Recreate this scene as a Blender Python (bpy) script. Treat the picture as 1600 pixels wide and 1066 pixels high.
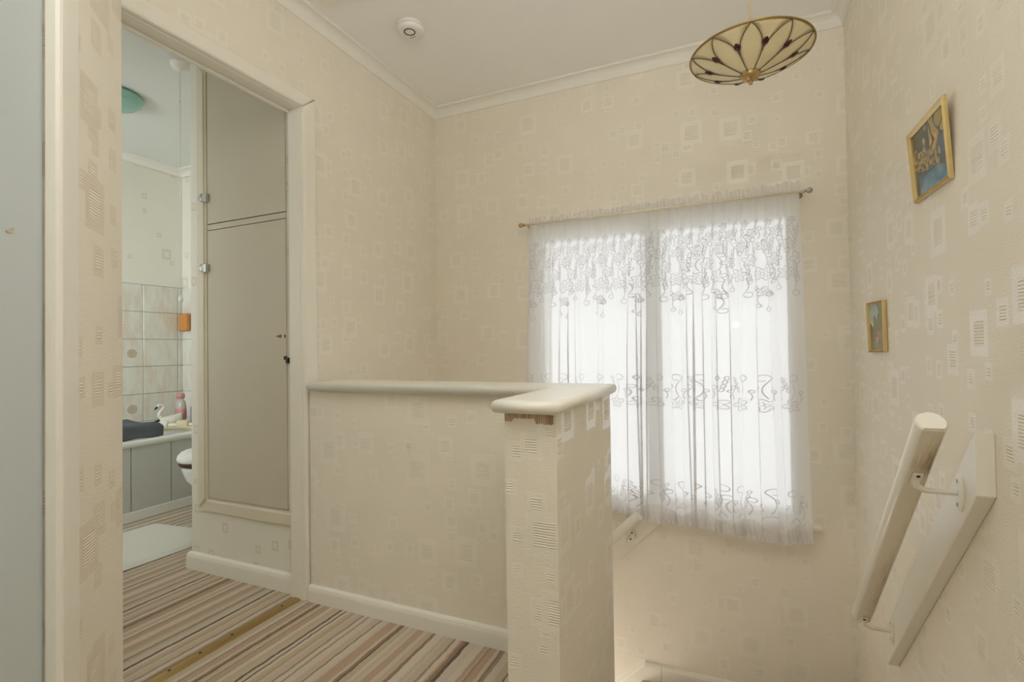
import bpy, bmesh, math, random
from mathutils import Vector, Matrix
random.seed(7)
sc = bpy.context.scene
for o in list(bpy.data.objects):
    bpy.data.objects.remove(o)
PI = math.pi

# ------------------------------------------------------------------ camera, sky, lights, exposure
CAM = Vector((1.6153, 0.0, 1.0))
YAW, PITCH, ROLL, FPX = -0.4181, 0.0150, -0.0142, 790.03
fw = Vector((math.sin(YAW)*math.cos(PITCH), math.cos(YAW)*math.cos(PITCH), math.sin(PITCH)))
r0 = Vector((math.cos(YAW), -math.sin(YAW), 0)); u0 = r0.cross(fw)
rt = r0*math.cos(ROLL)+u0*math.sin(ROLL); up = -r0*math.sin(ROLL)+u0*math.cos(ROLL)
cd = bpy.data.cameras.new('camera'); cam = bpy.data.objects.new('camera', cd)
sc.collection.objects.link(cam); sc.camera = cam
cd.sensor_width = 36.0; cd.lens = FPX*36/1600; cd.clip_start = 0.02; cd.clip_end = 200
cam.matrix_world = Matrix(((rt.x, up.x, -fw.x, CAM.x), (rt.y, up.y, -fw.y, CAM.y), (rt.z, up.z, -fw.z, CAM.z), (0, 0, 0, 1)))

w = bpy.data.worlds.new('overcast_sky'); sc.world = w; w.use_nodes = True
bg = w.node_tree.nodes['Background']; bg.inputs[0].default_value = (0.95, 0.98, 1.0, 1); bg.inputs[1].default_value = 2.1

def lamp(name, kind, loc, target, power, color, **kw):
    d = bpy.data.lights.new(name, kind); d.energy = power; d.color = color
    for k, v in kw.items(): setattr(d, k, v)
    o = bpy.data.objects.new(name, d); sc.collection.objects.link(o); o.location = loc
    o.rotation_euler = (Vector(target)-Vector(loc)).to_track_quat('-Z', 'Y').to_euler()
    return o
# flash bounced off the ceiling behind the photographer, plus its weak direct spill
lamp('ceiling_bounce', 'AREA', (1.70, 0.22, 1.92), (1.70, 0.3, 2.5), 16, (0.97, 0.99, 1.0), shape='DISK', size=0.45, specular_factor=0.0)
lamp('landing_fill', 'AREA', (1.15, 0.6, 2.37), (1.0, 0.75, 0.0), 1.4, (0.97, 0.99, 1.0), shape='RECTANGLE', size=0.5, size_y=0.5, spread=math.radians(100))  # unseen fill added over the landing to brighten the carpet
lamp('flash_spill', 'SPOT', (1.61, 0.0, 1.20), (1.15, 1.7, 2.35), 10, (0.97, 0.99, 1.0), spot_size=math.radians(105), spot_blend=1.0, shadow_soft_size=0.03, specular_factor=0.0)
lamp('bathroom_daylight', 'AREA', (-1.35, -0.22, 1.5), (-2.3, 1.5, 1.35), 14, (0.88, 0.95, 1.0), shape='RECTANGLE', size=0.9, size_y=0.9, spread=math.radians(110))
lamp('stair_fill', 'AREA', (0.6, 2.12, -1.0), (1.6, 2.2, -0.7), 6, (1.0, 0.94, 0.86), shape='RECTANGLE', size=0.5, size_y=0.6)  # unseen fill added in the stairwell to lift the lower far wall
vs = sc.view_settings
vs.view_transform = 'Standard'; vs.look = 'None'; vs.exposure = 0.0; vs.gamma = 1.0; vs.use_curve_mapping = False
try: sc.cycles.max_bounces = 10; sc.cycles.transparent_max_bounces = 24; sc.cycles.diffuse_bounces = 6; sc.cycles.sample_clamp_indirect = 6
except Exception: pass

# ------------------------------------------------------------------ dimensions (metres)
D, W, ZC = 2.5518, 2.0603, 2.42       # far wall, right wall, ceiling
YH, YHB = 1.54, 1.69                  # half wall front / back
XP, XPL, YP = 1.222, 1.088, 1.135     # return of the half wall
YJ = 1.522                            # doorway's right jamb
ZB = -1.95

# ------------------------------------------------------------------ materials
def s2l(c):
    return tuple(((v/255)/12.92 if v/255 <= .04045 else (((v/255)+.055)/1.055)**2.4) for v in c)+(1.0,)
class NT:
    def __init__(s, name):
        s.m = bpy.data.materials.new(name); s.m.use_nodes = True; s.t = s.m.node_tree
        s.b = s.t.nodes['Principled BSDF']; s.out = s.t.nodes['Material Output']
    def n(s, typ, **kw):
        x = s.t.nodes.new(typ)
        for k, v in kw.items():
            if k.startswith('i_'):
                key = k[2:]; key = int(key) if key.isdigit() else key
                s.set(x.inputs[key], v)
            else: setattr(x, k, v)
        return x
    def set(s, inp, v):
        if hasattr(v, 'links') and hasattr(v, 'is_output'): s.t.links.new(v, inp)
        else: inp.default_value = v
    def math(s, op, a, b=0.0, c=None):
        x = s.n('ShaderNodeMath', operation=op); s.set(x.inputs[0], a); s.set(x.inputs[1], b)
        if c is not None: s.set(x.inputs[2], c)
        return x.outputs[0]
    def mix(s, f, a, b, blend='MIX'):
        x = s.n('ShaderNodeMix', data_type='RGBA', blend_type=blend)
        s.set(x.inputs[0], f); s.set(x.inputs[6], a); s.set(x.inputs[7], b); return x.outputs[2]
    def noise(s, scale, detail=3, vec=None, out=0, rough=.5):
        x = s.n('ShaderNodeTexNoise'); x.inputs['Scale'].default_value = scale; x.inputs['Detail'].default_value = detail; x.inputs['Roughness'].default_value = rough
        if vec is not None: s.set(x.inputs['Vector'], vec)
        return x.outputs[out]
    def ramp(s, f, stops, interp='LINEAR'):
        x = s.n('ShaderNodeValToRGB'); s.set(x.inputs[0], f); e = x.color_ramp.elements; x.color_ramp.interpolation = interp
        while len(e) > 1: e.remove(e[-1])
        e[0].position = stops[0][0]; e[0].color = stops[0][1]
        for p, c in stops[1:]:
            k = e.new(p); k.color = c
        return x.outputs[0]
    def P(s, **kw):
        for k, v in kw.items(): s.set(s.b.inputs[k.replace('_', ' ')], v)
        return s
    def bump(s, h, strength=.3, dist=.002):
        x = s.n('ShaderNodeBump'); x.inputs['Strength'].default_value = strength; x.inputs['Distance'].default_value = dist
        s.set(x.inputs['Height'], h); s.set(s.b.inputs['Normal'], x.outputs[0]); return s

def plain(name, rgb, rough=.5, noise=.03, nscale=14, bump=0, metal=0, coat=0, bscale=60):
    t = NT(name); tc = t.n('ShaderNodeTexCoord').outputs['Object']
    c = s2l(rgb); f = t.noise(nscale, 4, tc)
    d = tuple(v*(1-2*noise) for v in c[:3])+(1,); l = tuple(min(1, v*(1+2*noise)) for v in c[:3])+(1,)
    t.P(Base_Color=t.mix(f, d, l), Roughness=rough, Metallic=metal)
    if coat: t.P(Coat_Weight=coat)
    if bump: t.bump(t.noise(bscale, 3, tc), bump, .002)
    return t.m

def wallpaper(name, base, ring, layers, hatch=True, seam=True, ring_rough=.32, tint=1.0, linen=.3, metal=.08):
    """embossed paper: squares of several sizes at random places, silvery ring, hatched core; UV in metres"""
    t = NT(name); uv = t.n('ShaderNodeTexCoord').outputs['UV']
    sx = t.n('ShaderNodeSeparateXYZ'); t.set(sx.inputs[0], uv)
    U, V = sx.outputs[0], sx.outputs[1]
    ringm = None; core = None; inside = None
    for k, (cell, hmin, hmax, keep) in enumerate(layers):
        pu = t.math('ADD', t.math('DIVIDE', U, cell), 37.3+k*11.7); pv = t.math('ADD', t.math('DIVIDE', V, cell*1.15), 51.9+k*5.1)
        iu, iv = t.math('FLOOR', pu), t.math('FLOOR', pv)
        fu, fv = t.math('FRACT', pu), t.math('FRACT', pv)
        cv = t.n('ShaderNodeCombineXYZ'); t.set(cv.inputs[0], iu); t.set(cv.inputs[1], iv)
        wn = t.n('ShaderNodeTexWhiteNoise', noise_dimensions='2D'); t.set(wn.inputs['Vector'], cv.outputs[0])
        sp = t.n('ShaderNodeSeparateColor'); t.set(sp.inputs[0], wn.outputs['Color'])
        R, G, B = sp.outputs
        val = wn.outputs['Value']
        half = t.math('MULTIPLY_ADD', B, hmax-hmin, hmin)
        room = t.math('SUBTRACT', 1.0, t.math('MULTIPLY', half, 2.1))
        cu = t.math('ADD', t.math('MULTIPLY', R, room), t.math('MULTIPLY', half, 1.05)); cvv = t.math('ADD', t.math('MULTIPLY', G, room), t.math('MULTIPLY', half, 1.05))
        d = t.math('MAXIMUM', t.math('ABSOLUTE', t.math('SUBTRACT', fu, cu)), t.math('ABSOLUTE', t.math('SUBTRACT', fv, cvv)))
        on = t.math('LESS_THAN', val, keep)
        ins = t.math('MULTIPLY', t.math('LESS_THAN', d, half), on)
        cor = t.math('MULTIPLY', t.math('LESS_THAN', d, t.math('MULTIPLY', half, .56)), on)
        rg = t.math('SUBTRACT', ins, cor)
        if ringm is None: ringm, core, inside = rg, cor, ins
        else:
            keepo = t.math('SUBTRACT', 1.0, ins)
            ringm = t.math('ADD', t.math('MULTIPLY', ringm, keepo), rg)
            core = t.math('ADD', t.math('MULTIPLY', core, keepo), cor)
            inside = t.math('MAXIMUM', inside, ins)
    nz = t.noise(6, 2, uv)
    # streaky hatching in the cores and a fine linen weave everywhere
    st = t.n('ShaderNodeMapping'); t.set(st.inputs['Vector'], uv); st.inputs['Scale'].default_value = (38, 60, 1)
    hn = t.noise(1.0, 2, st.outputs[0])
    st2 = t.n('ShaderNodeMapping'); t.set(st2.inputs['Vector'], uv); st2.inputs['Scale'].default_value = (90, 300, 1)
    ln = t.noise(1.0, 2, st2.outputs[0])
    wv = t.math('SINE', t.math('MULTIPLY_ADD', V, 2*PI/.0062, t.math('MULTIPLY', hn, 3.2)))
    hat = t.math('MULTIPLY', core, t.math('MULTIPLY_ADD', wv, .5, .5))
    shiny = t.math('MINIMUM', t.math('ADD', ringm, t.math('MULTIPLY', hat,    .45 if hatch else 0)), 1.0)
    bc = t.mix(nz, tuple(v*.97 for v in s2l(base)[:3])+(1,), tuple(min(1, v*1.03) for v in s2l(base)[:3])+(1,))
    col = t.mix(t.math('MULTIPLY', shiny, tint), bc, s2l(ring))
    rough = t.math('SUBTRACT', .78, t.math('MULTIPLY', shiny, .78-ring_rough))
    t.P(Base_Color=col, Roughness=rough, Specular_IOR_Level=t.math('MULTIPLY_ADD', ringm, .45 if hatch else 0.0, .5), Metallic=t.math('MULTIPLY', shiny, metal))
    h = t.math('ADD', t.math('MULTIPLY', ln, linen), t.math('ADD', t.math('MULTIPLY', hat, .38), t.math('MULTIPLY', inside, .3)))
    t.bump(h, 1.0, .0026)
    return t.m

M = {}
LAY = [(.085, .17, .25, .46), (.125, .18, .26, .56), (.21, .17, .245, .72)]
M['paper'] = wallpaper('embossed_wallpaper', (237, 230, 215), (243, 238, 228), LAY, ring_rough=.30, tint=.38, metal=0.0)
M['paper_dark_reflect'] = wallpaper('embossed_wallpaper_dark_reflections', (237, 230, 215), (227, 214, 194), LAY, ring_rough=.45, tint=.8)  # same paper; dark reflections in the squares are put into the ring colour
M['bath_paper'] = wallpaper('bathroom_wallpaper', (232, 229, 216), (212, 200, 174), [(.10, .10, .2, .3), (.2, .1, .19, .4)], hatch=False, ring_rough=.7, tint=.6, linen=.1, metal=0)
M['ceiling'] = plain('ceiling_paint', (245, 244, 241), .85, .01, 6, .1)
M['white_gloss'] = plain('white_gloss_paint', (238, 234, 222), .28, .012, 9, .05, bscale=25)
M['cornice'] = plain('cornice_paint', (238, 235, 226), .6, .01, 8)
M['door_paint'] = plain('door_paint', (200, 208, 209), .42, .02, 3, .06, bscale=30)
M['cup_paint'] = plain('cupboard_paint', (204, 197, 178), .45, .015, 5, .05, bscale=30)
M['bath_ceiling'] = plain('bathroom_ceiling_paint', (226, 228, 224), .7, .01)
M['dark'] = plain('dark_gap', (38, 32, 28), .8)
M['brass'] = plain('brass', (186, 158, 106), .32, .04, 30, metal=.9)
M['old_brass'] = plain('antique_brass', (150, 122, 70), .38, .06, 30, metal=.85)
M['chrome'] = plain('chrome', (190, 190, 188), .25, .04, 40, metal=1)
M['screw'] = plain('screw_steel', (70, 64, 56), .4, .05, 40, metal=.8)
M['plastic'] = plain('white_plastic', (240, 238, 232), .35, .01)
M['leading'] = plain('dark_bronze_leading', (82, 62, 44), .4, .05, 50, metal=.7)
M['gem'] = plain('garnet_glass', (70, 20, 24), .1, .1, 30)
M['porcelain'] = plain('porcelain', (232, 232, 226), .12, .01)
M['acrylic'] = plain('bath_acrylic', (232, 233, 228), .22, .01)
M['bath_panel'] = plain('bath_panel', (196, 198, 191), .4, .01)
M['mahogany'] = plain('dark_wood_seat', (70, 38, 26), .3, .1, 40)
M['fleece'] = plain('white_fleece', (240, 238, 234), .95, .04, 120, .9, bscale=180)
M['mat'] = plain('white_bath_mat', (226, 224, 214), .95, .05, 160, .9, bscale=260)
M['towel'] = plain('grey_towel', (92, 98, 104), .95, .08, 120, .8, bscale=260)
M['cream_plastic'] = plain('cream_plastic', (226, 216, 182), .4, .02)
M['soap'] = plain('white_carton', (236, 234, 224), .6, .02)
M['pink'] = plain('pink_plastic', (206, 142, 136), .4, .03)
M['clear_bottle'] = plain('frosted_bottle', (190, 184, 172), .2, .03)
M['lilac'] = plain('lilac_plastic', (150, 134, 166), .4, .03)
M['black_glaze'] = plain('black_glaze', (24, 22, 22), .2, .05)
M['swan'] = plain('white_glaze', (226, 220, 204), .25, .03)
M['cup_trim'] = plain('cupboard_trim_paint', (222, 214, 194), .4, .012, 5)
M['sponge'] = plain('orange_sponge', (206, 142, 78), .95, .12, 90, .9, bscale=150)
M['rod'] = plain('cream_rod', (232, 222, 196), .35, .02)
M['upvc'] = plain('white_window_frame', (236, 238, 236), .3, .01)
M['chip'] = plain('bare_wood_chip', (146, 92, 50), .7, .15, 60)
M['chip2'] = plain('scuffed_paint', (196, 184, 160), .7, .08, 60)
M['grout'] = plain('tile_grout', (196, 192, 178), .8)
M['plaster'] = plain('plain_plaster', (226, 214, 192), .85)
M['cord'] = plain('peach_flex', (214, 188, 152), .5)

t = NT('shade_glass'); tc = t.n('ShaderNodeTexCoord').outputs['Object']
t.P(Base_Color=t.mix(t.noise(16, 3, tc), s2l((222, 205, 160)), s2l((236, 222, 182))), Roughness=.3, Subsurface_Weight=.0)
M['shade'] = t.m
t = NT('teal_glass'); t.P(Base_Color=s2l((150, 200, 190)), Roughness=.15); M['teal'] = t.m

def stripes():
    t = NT('striped_carpet'); tc = t.n('ShaderNodeTexCoord').outputs['UV']
    sx = t.n('ShaderNodeSeparateXYZ'); t.set(sx.inputs[0], tc)
    wob = t.math('MULTIPLY', t.math('SUBTRACT', t.noise(26, 3, tc), .5), .010)
    st = t.n('ShaderNodeMapping'); t.set(st.inputs['Vector'], tc); st.inputs['Scale'].default_value = (3, 2.5, 1)
    wob2 = t.math('MULTIPLY', t.math('SUBTRACT', t.noise(1.0, 2, st.outputs[0]), .5), .012)
    x = t.math('ADD', t.math('ADD', sx.outputs[0], wob), wob2)
    pal = {'b': (218, 202, 178), 'c': (226, 211, 189), 't': (206, 184, 158), 'r': (198, 166, 144), 'd': (118, 101, 91), 'g': (166, 150, 136), 'p': (214, 189, 166), 'n': (156, 133, 116), 'w': (230, 217, 198)}
    def lay(off, period, seq):
        f = t.math('FRACT', t.math('ADD', t.math('DIVIDE', x, period), 20+off))
        rr = random.Random(int(off*1000)+3); ws = [rr.uniform(.5, 1.5)*(.55 if c in 'dgn' else 1.0) for c in seq]
        tot = sum(ws); stops = []; a = 0
        for c, q in zip(seq, ws): stops.append((a/tot, s2l(pal[c]))); a += q
        return t.ramp(f, stops, 'CONSTANT')
    A = lay(.52, .40, 'bdctrbpgcrndbptcgrbndtcpbrgt')
    B = lay(.29, .56, 'cbrgbtdcprbtnwbgrctpdbcrtbgcpn')
    sel = t.math('FRACT', t.math('DIVIDE', x, .31))
    sel = t.math('GREATER_THAN', t.noise(9, 0, t.n('ShaderNodeCombineXYZ', i_0=x).outputs[0]), .5)
    col = t.mix(sel, A, B)
    pile = t.noise(420, 3, tc); col = t.mix(1.0, col, (1.16, 1.13, 1.10, 1), 'MULTIPLY')
    col = t.mix(.55, col, t.mix(t.ramp(t.noise(260, 2, tc), [(.3, (0, 0, 0, 1)), (.7, (1, 1, 1, 1))]), (.48, .47, .46, 1), (1, .98, .95, 1)), 'OVERLAY')
    t.P(Base_Color=col, Roughness=.95, Specular_IOR_Level=.1).bump(pile, 1.0, .008)
    return t.m
M['carpet'] = stripes()

def tile_mat():
    t = NT('marbled_tile'); tc = t.n('ShaderNodeTexCoord').outputs['UV']
    mp = t.n('ShaderNodeMapping'); t.set(mp.inputs['Vector'], tc); mp.inputs['Rotation'].default_value = (0, 0, .5); mp.inputs['Scale'].default_value = (16, 5, 1)
    n = t.noise(1.0, 5, mp.outputs[0], rough=.6); n2 = t.noise(5, 2, tc)
    c = t.ramp(n, [(.36, s2l((228, 228, 218))), (.5, s2l((222, 220, 208))), (.60, s2l((220, 205, 186))), (.7, s2l((224, 222, 212)))])
    t.P(Base_Color=t.mix(t.math('MULTIPLY', n2, .3), c, s2l((216, 214, 200))), Roughness=.14, Specular_IOR_Level=.5)
    return t.m
M['tile'] = tile_mat()

def emblem_mat():
    t = NT('emblem_print'); tc = t.n('ShaderNodeTexCoord').outputs['Object']
    l = t.n('ShaderNodeVectorMath', operation='LENGTH'); t.set(l.inputs[0], tc)
    r = t.math('DIVIDE', l.outputs['Value'], .032)
    inner = t.ramp(t.noise(110, 2, tc), [(.40, s2l((206, 198, 178))), (.5, s2l((170, 132, 106))), (.58, s2l((206, 194, 172)))])
    c = t.mix(t.math('GREATER_THAN', r, .68), inner, s2l((190, 172, 142)))
    c = t.mix(t.math('GREATER_THAN', r, .78), c, s2l((208, 200, 182)))
    c = t.mix(t.math('GREATER_THAN', r, .92), c, s2l((160, 132, 100)))
    t.P(Base_Color=c, Roughness=.2); return t.m
M['emblem'] = emblem_mat()

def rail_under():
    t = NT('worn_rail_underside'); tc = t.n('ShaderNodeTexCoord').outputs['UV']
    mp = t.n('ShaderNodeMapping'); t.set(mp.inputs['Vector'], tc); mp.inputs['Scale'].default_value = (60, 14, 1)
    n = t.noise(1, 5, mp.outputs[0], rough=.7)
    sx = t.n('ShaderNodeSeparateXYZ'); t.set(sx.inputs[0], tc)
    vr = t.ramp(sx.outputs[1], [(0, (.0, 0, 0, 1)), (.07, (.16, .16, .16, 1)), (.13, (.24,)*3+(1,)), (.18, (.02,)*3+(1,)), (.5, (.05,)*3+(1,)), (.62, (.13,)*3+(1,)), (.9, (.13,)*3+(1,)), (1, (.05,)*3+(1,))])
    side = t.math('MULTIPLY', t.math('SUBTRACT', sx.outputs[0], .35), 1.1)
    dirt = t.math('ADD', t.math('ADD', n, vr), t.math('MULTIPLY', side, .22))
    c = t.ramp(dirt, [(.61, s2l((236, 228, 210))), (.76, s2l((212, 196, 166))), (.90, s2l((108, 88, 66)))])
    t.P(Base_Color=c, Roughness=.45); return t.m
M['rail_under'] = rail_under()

def brown_stripe_mat():
    t = NT('brown_striped_strip'); tc = t.n('ShaderNodeTexCoord').outputs['UV']
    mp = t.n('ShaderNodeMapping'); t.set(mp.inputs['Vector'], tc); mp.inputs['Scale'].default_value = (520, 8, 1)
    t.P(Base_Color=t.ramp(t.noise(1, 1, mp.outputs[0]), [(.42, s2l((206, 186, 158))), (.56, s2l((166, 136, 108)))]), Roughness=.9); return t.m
M['brown_stripes'] = brown_stripe_mat()

def cloth(name, trans, rgb):
    t = NT(name); nt = t.t
    tr = t.n('ShaderNodeBsdfTransparent'); tl = t.n('ShaderNodeBsdfTranslucent'); df = t.n('ShaderNodeBsdfDiffuse')
    c = s2l(rgb); tr.inputs[0].default_value = (1, 1, 1, 1); tl.inputs[0].default_value = c; df.inputs[0].default_value = c
    m1 = t.n('ShaderNodeMixShader'); m1.inputs[0].default_value = .5
    nt.links.new(df.outputs[0], m1.inputs[1]); nt.links.new(tl.outputs[0], m1.inputs[2])
    m2 = t.n('ShaderNodeMixShader')
    uv = t.n('ShaderNodeTexCoord').outputs['UV']
    sx = t.n('ShaderNodeSeparateXYZ'); t.set(sx.inputs[0], uv)
    f = t.ramp(t.math('DIVIDE', sx.outputs[1], 2.0), [(p, (v, v, v, 1)) for p, v in trans])
    nt.links.new(m2.inputs[0], f) if False else nt.links.new(f, m2.inputs[0])
    nt.links.new(m1.outputs[0], m2.inputs[2]); nt.links.new(tr.outputs[0], m2.inputs[1])
    nt.links.new(m2.outputs[0], t.out.inputs['Surface']); return t.m
M['sheer'] = cloth('sheer_net', [(0, .88), (.14, .86), (.17, .80), (.56, .80), (.62, .84), (.8, .84)], (246, 246, 246))
M['thread'] = cloth('embroidery_thread', [(0, .8), (1, .8)], (222, 220, 222))
M['frill'] = cloth('gathered_net', [(0, .74), (1, .74)], (248, 246, 245))

def glass():
    t = NT('window_glass'); tr = t.n('ShaderNodeBsdfTransparent'); gl = t.n('ShaderNodeBsdfGlossy'); gl.inputs['Roughness'].default_value = .02
    fr = t.n('ShaderNodeFresnel'); mx = t.n('ShaderNodeMixShader')
    t.t.links.new(fr.outputs[0], mx.inputs[0]); t.t.links.new(tr.outputs[0], mx.inputs[1]); t.t.links.new(gl.outputs[0], mx.inputs[2]); t.t.links.new(mx.outputs[0], t.out.inputs['Surface']); return t.m
M['glass'] = glass()
def vcol(name, rough=.25):
    t = NT(name); a = t.n('ShaderNodeVertexColor'); a.layer_name = 'paint'; t.P(Base_Color=a.outputs[0], Roughness=rough, Coat_Weight=.3); return t.m
M['print'] = vcol('printed_picture')

# ------------------------------------------------------------------ builders
def finish(name, bm, mat, parent=None, smooth=False, uv=True, loc=None):
    bmesh.ops.recalc_face_normals(bm, faces=bm.faces)
    if uv and not bm.loops.layers.uv:
        l = bm.loops.layers.uv.new('UVMap')
        for f in bm.faces:
            n = f.normal
            if abs(n.z) > .75:
                for lp in f.loops: lp[l].uv = (lp.vert.co.x, lp.vert.co.y)
            else:
                tx, ty = -n.y, n.x
                q = math.hypot(tx, ty) or 1
                for lp in f.loops: lp[l].uv = ((lp.vert.co.x*tx+lp.vert.co.y*ty)/q, lp.vert.co.z)
    me = bpy.data.meshes.new(name)
    if smooth:
        for f in bm.faces: f.smooth = True
    if loc is not None:
        bmesh.ops.translate(bm, verts=bm.verts, vec=-Vector(loc))
    bm.to_mesh(me); bm.free()
    o = bpy.data.objects.new(name, me); sc.collection.objects.link(o)
    if loc is not None: o.location = loc
    for m in (mat if isinstance(mat, (list, tuple)) else [mat]): me.materials.append(m)
    if parent is not None: adopt(o, parent)
    return o
def adopt(o, parent):
    o.parent = parent
    p = parent
    mw = Matrix.Identity(4); chain = []
    while p: chain.append(p); p = p.parent
    for q in reversed(chain): mw = mw @ q.matrix_parent_inverse @ q.matrix_basis
    o.matrix_parent_inverse = mw.inverted()
def box(bm, a, b, bev=0, seg=2, mat=None):
    a, b = Vector(a), Vector(b); lo = Vector(map(min, a, b)); hi = Vector(map(max, a, b))
    r = bmesh.ops.create_cube(bm, size=1); vs_ = r['verts']; s = hi-lo; c = (hi+lo)/2
    for v in vs_: v.co = Vector((v.co.x*s.x, v.co.y*s.y, v.co.z*s.z))+c
    if bev:
        es = list({e for v in vs_ for e in v.link_edges})
        r = bmesh.ops.bevel(bm, geom=es, offset=bev, segments=seg, profile=.5, affect='EDGES')
        vs_ = list({v for f in r['faces'] for v in f.verts} | {v for v in vs_ if v.is_valid})
    if mat is not None: bmesh.ops.transform(bm, matrix=mat, verts=vs_)
    return vs_
def B(name, a, b, mat, parent=None, bev=0, seg=2, smooth=False, xf=None):
    bm = bmesh.new(); box(bm, a, b, bev, seg, xf); return finish(name, bm, mat, parent, smooth)
def prism(bm, poly, d):
    """polygon (3D points) extruded by vector d"""
    d = Vector(d); n = len(poly); a = [bm.verts.new(p) for p in poly]; b = [bm.verts.new(Vector(p)+d) for p in poly]
    bm.faces.new(a); bm.faces.new(list(reversed(b)))
    for i in range(n): bm.faces.new((a[i], b[i], b[(i+1) % n], a[(i+1) % n]))
    return a+b
def loft(bm, rings, caps=True, closed=True):
    vv = [[bm.verts.new(p) for p in r] for r in rings]; n = len(rings[0])
    for i in range(len(vv)-1):
        for j in range(n if closed else n-1):
            k = (j+1) % n
            bm.faces.new((vv[i][j], vv[i][k], vv[i+1][k], vv[i+1][j]))
    if caps and closed: bm.faces.new(list(reversed(vv[0]))); bm.faces.new(vv[-1])
    return vv
def lathe(bm, prof, c, n=32, axis='z'):
    rings = []
    for r, h in prof:
        ring = []
        for j in range(n):
            a = 2*PI*j/n; p = (r*math.cos(a), r*math.sin(a), h)
            if axis == 'y': p = (p[0], p[2], p[1])
            if axis == 'x': p = (p[2], p[0], p[1])
            ring.append(Vector(p)+Vector(c))
        rings.append(ring)
    return loft(bm, rings)
def tube(bm, pts, rad, n=10, caps=True):
    pts = [Vector(p) for p in pts]; m = len(pts); rad = rad if isinstance(rad, (list, tuple)) else [rad]*m
    up_ = None; rings = []
    for i, p in enumerate(pts):
        d = (pts[min(i+1, m-1)]-pts[max(i-1, 0)]).normalized()
        if up_ is None:
            up_ = Vector((0, 0, 1)) if abs(d.z) < .9 else Vector((1, 0, 0))
        up_ = (up_-d*up_.dot(d)).normalized(); sd = d.cross(up_)
        rings.append([p+(up_*math.cos(2*PI*j/n)+sd*math.sin(2*PI*j/n))*rad[i] for j in range(n)])
    loft(bm, rings, caps)
def bez(p, n=12):
    """Catmull-Rom through points"""
    p = [Vector(q) for q in p]; out = []
    for i in range(len(p)-1):
        a, b, c, d = p[max(i-1, 0)], p[i], p[i+1], p[min(i+2, len(p)-1)]
        for k in range(n):
            t_ = k/n
            out.append(.5*((2*b)+(-a+c)*t_+(2*a-5*b+4*c-d)*t_*t_+(-a+3*b-3*c+d)*t_**3))
    return out+[p[-1]]
def thing(name, loc, label, cat, group=None):
    o = bpy.data.objects.new(name, None); o.empty_display_size = .05; sc.collection.objects.link(o); o.location = loc
    return tag(o, label, cat, group)
def tag(o, label=None, cat=None, group=None, kind=None):
    if label: o['label'] = label
    if cat: o['category'] = cat
    if group: o['group'] = group
    if kind: o['kind'] = kind
    return o
def struct(o, label=None, cat='wall'):
    o['kind'] = 'structure'
    if label: o['label'] = label; o['category'] = cat
    return o
def gridwall(name, ub, vb, holes, th, f, mat):
    """wall of thickness th; f(u, v, w) -> point, w in 0..1 from room face to back; holes = set of (i, j) cells"""
    bm = bmesh.new(); c = {}
    def V(i, j, k):
        if (i, j, k) not in c: c[i, j, k] = bm.verts.new(f(ub[i], vb[j], k*th))
        return c[i, j, k]
    nu, nv = len(ub)-1, len(vb)-1
    solid = lambda i, j: 0 <= i < nu and 0 <= j < nv and (i, j) not in holes
    for i in range(nu):
        for j in range(nv):
            if not solid(i, j): continue
            for k in (0, 1): bm.faces.new((V(i, j, k), V(i+1, j, k), V(i+1, j+1, k), V(i, j+1, k)))
            for di, dj, e in ((-1, 0, ((i, j), (i, j+1))), (1, 0, ((i+1, j), (i+1, j+1))), (0, -1, ((i, j), (i+1, j))), (0, 1, ((i, j+1), (i+1, j+1)))):
                if not solid(i+di, j+dj):
                    (p, q), (r_, s_) = e; bm.faces.new((V(p, q, 0), V(r_, s_, 0), V(r_, s_, 1), V(p, q, 1)))
    return finish(name, bm, mat)

# ------------------------------------------------------------------ the room
WX0, WX1, WZ0, WZ1 = .630, 1.862, .205, 1.612          # window opening
struct(gridwall('wall_far', [0, WX0, WX1, W+.1], [ZB, WZ0, WZ1, ZC+.05], {(1, 1)}, .24, lambda u, v, k: (u, D+k, v), M['paper']), 'beige embossed wallpaper wall around the net curtained window')
struct(gridwall('wall_left', [.70, .76, YJ+.053, D+.2], [ZB, -.02, 2.015, ZC+.05], {(1, 1)}, .10, lambda u, v, k: (-k, u, v), M['paper']), 'wallpapered wall with the bathroom doorway beside the stairwell')
struct(B('wall_right', (W, -1.3, ZB), (W+.1, D, ZC+.05), M['paper']), 'wallpapered wall carrying two gilt pictures and handrail')
struct(B('wall_back', (-.1, -1.4, ZB), (W+.1, -1.3, ZC+.05), M['plaster']))
# 45 degree wall with a closed door
CX, CY = .275, .725
dg = Vector((math.sqrt(.5), -math.sqrt(.5), 0)); nd = Vector((math.sqrt(.5), math.sqrt(.5), 0))
def dpt(s, d, z): return Vector((CX, CY, z))+dg*s+nd*d
DO = .36
struct(gridwall('wall_diagonal', [0, DO, DO+.80, 1.75], [0, 2.0, ZC+.05], {(1, 0)}, .09, lambda u, v, k: dpt(u, -k, v), M['paper_dark_reflect']), 'narrow diagonal wallpapered wall with dark reflections tinted into its squares beside white door')
struct(B('wall_return', (0, .62, 0), (CX-.002, CY, ZC+.05), M['paper']))
struct(B('ceiling', (-.1, -1.4, ZC), (W+.1, D+.1, ZC+.08), M['ceiling']), 'cream painted landing ceiling with board joints', 'ceiling')
ceil = bpy.data.objects['ceiling']
B('joint_strip', (.80, .6, ZC-.0015), (.812, D-.05, ZC+.002), M['ceiling'], ceil)
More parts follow.
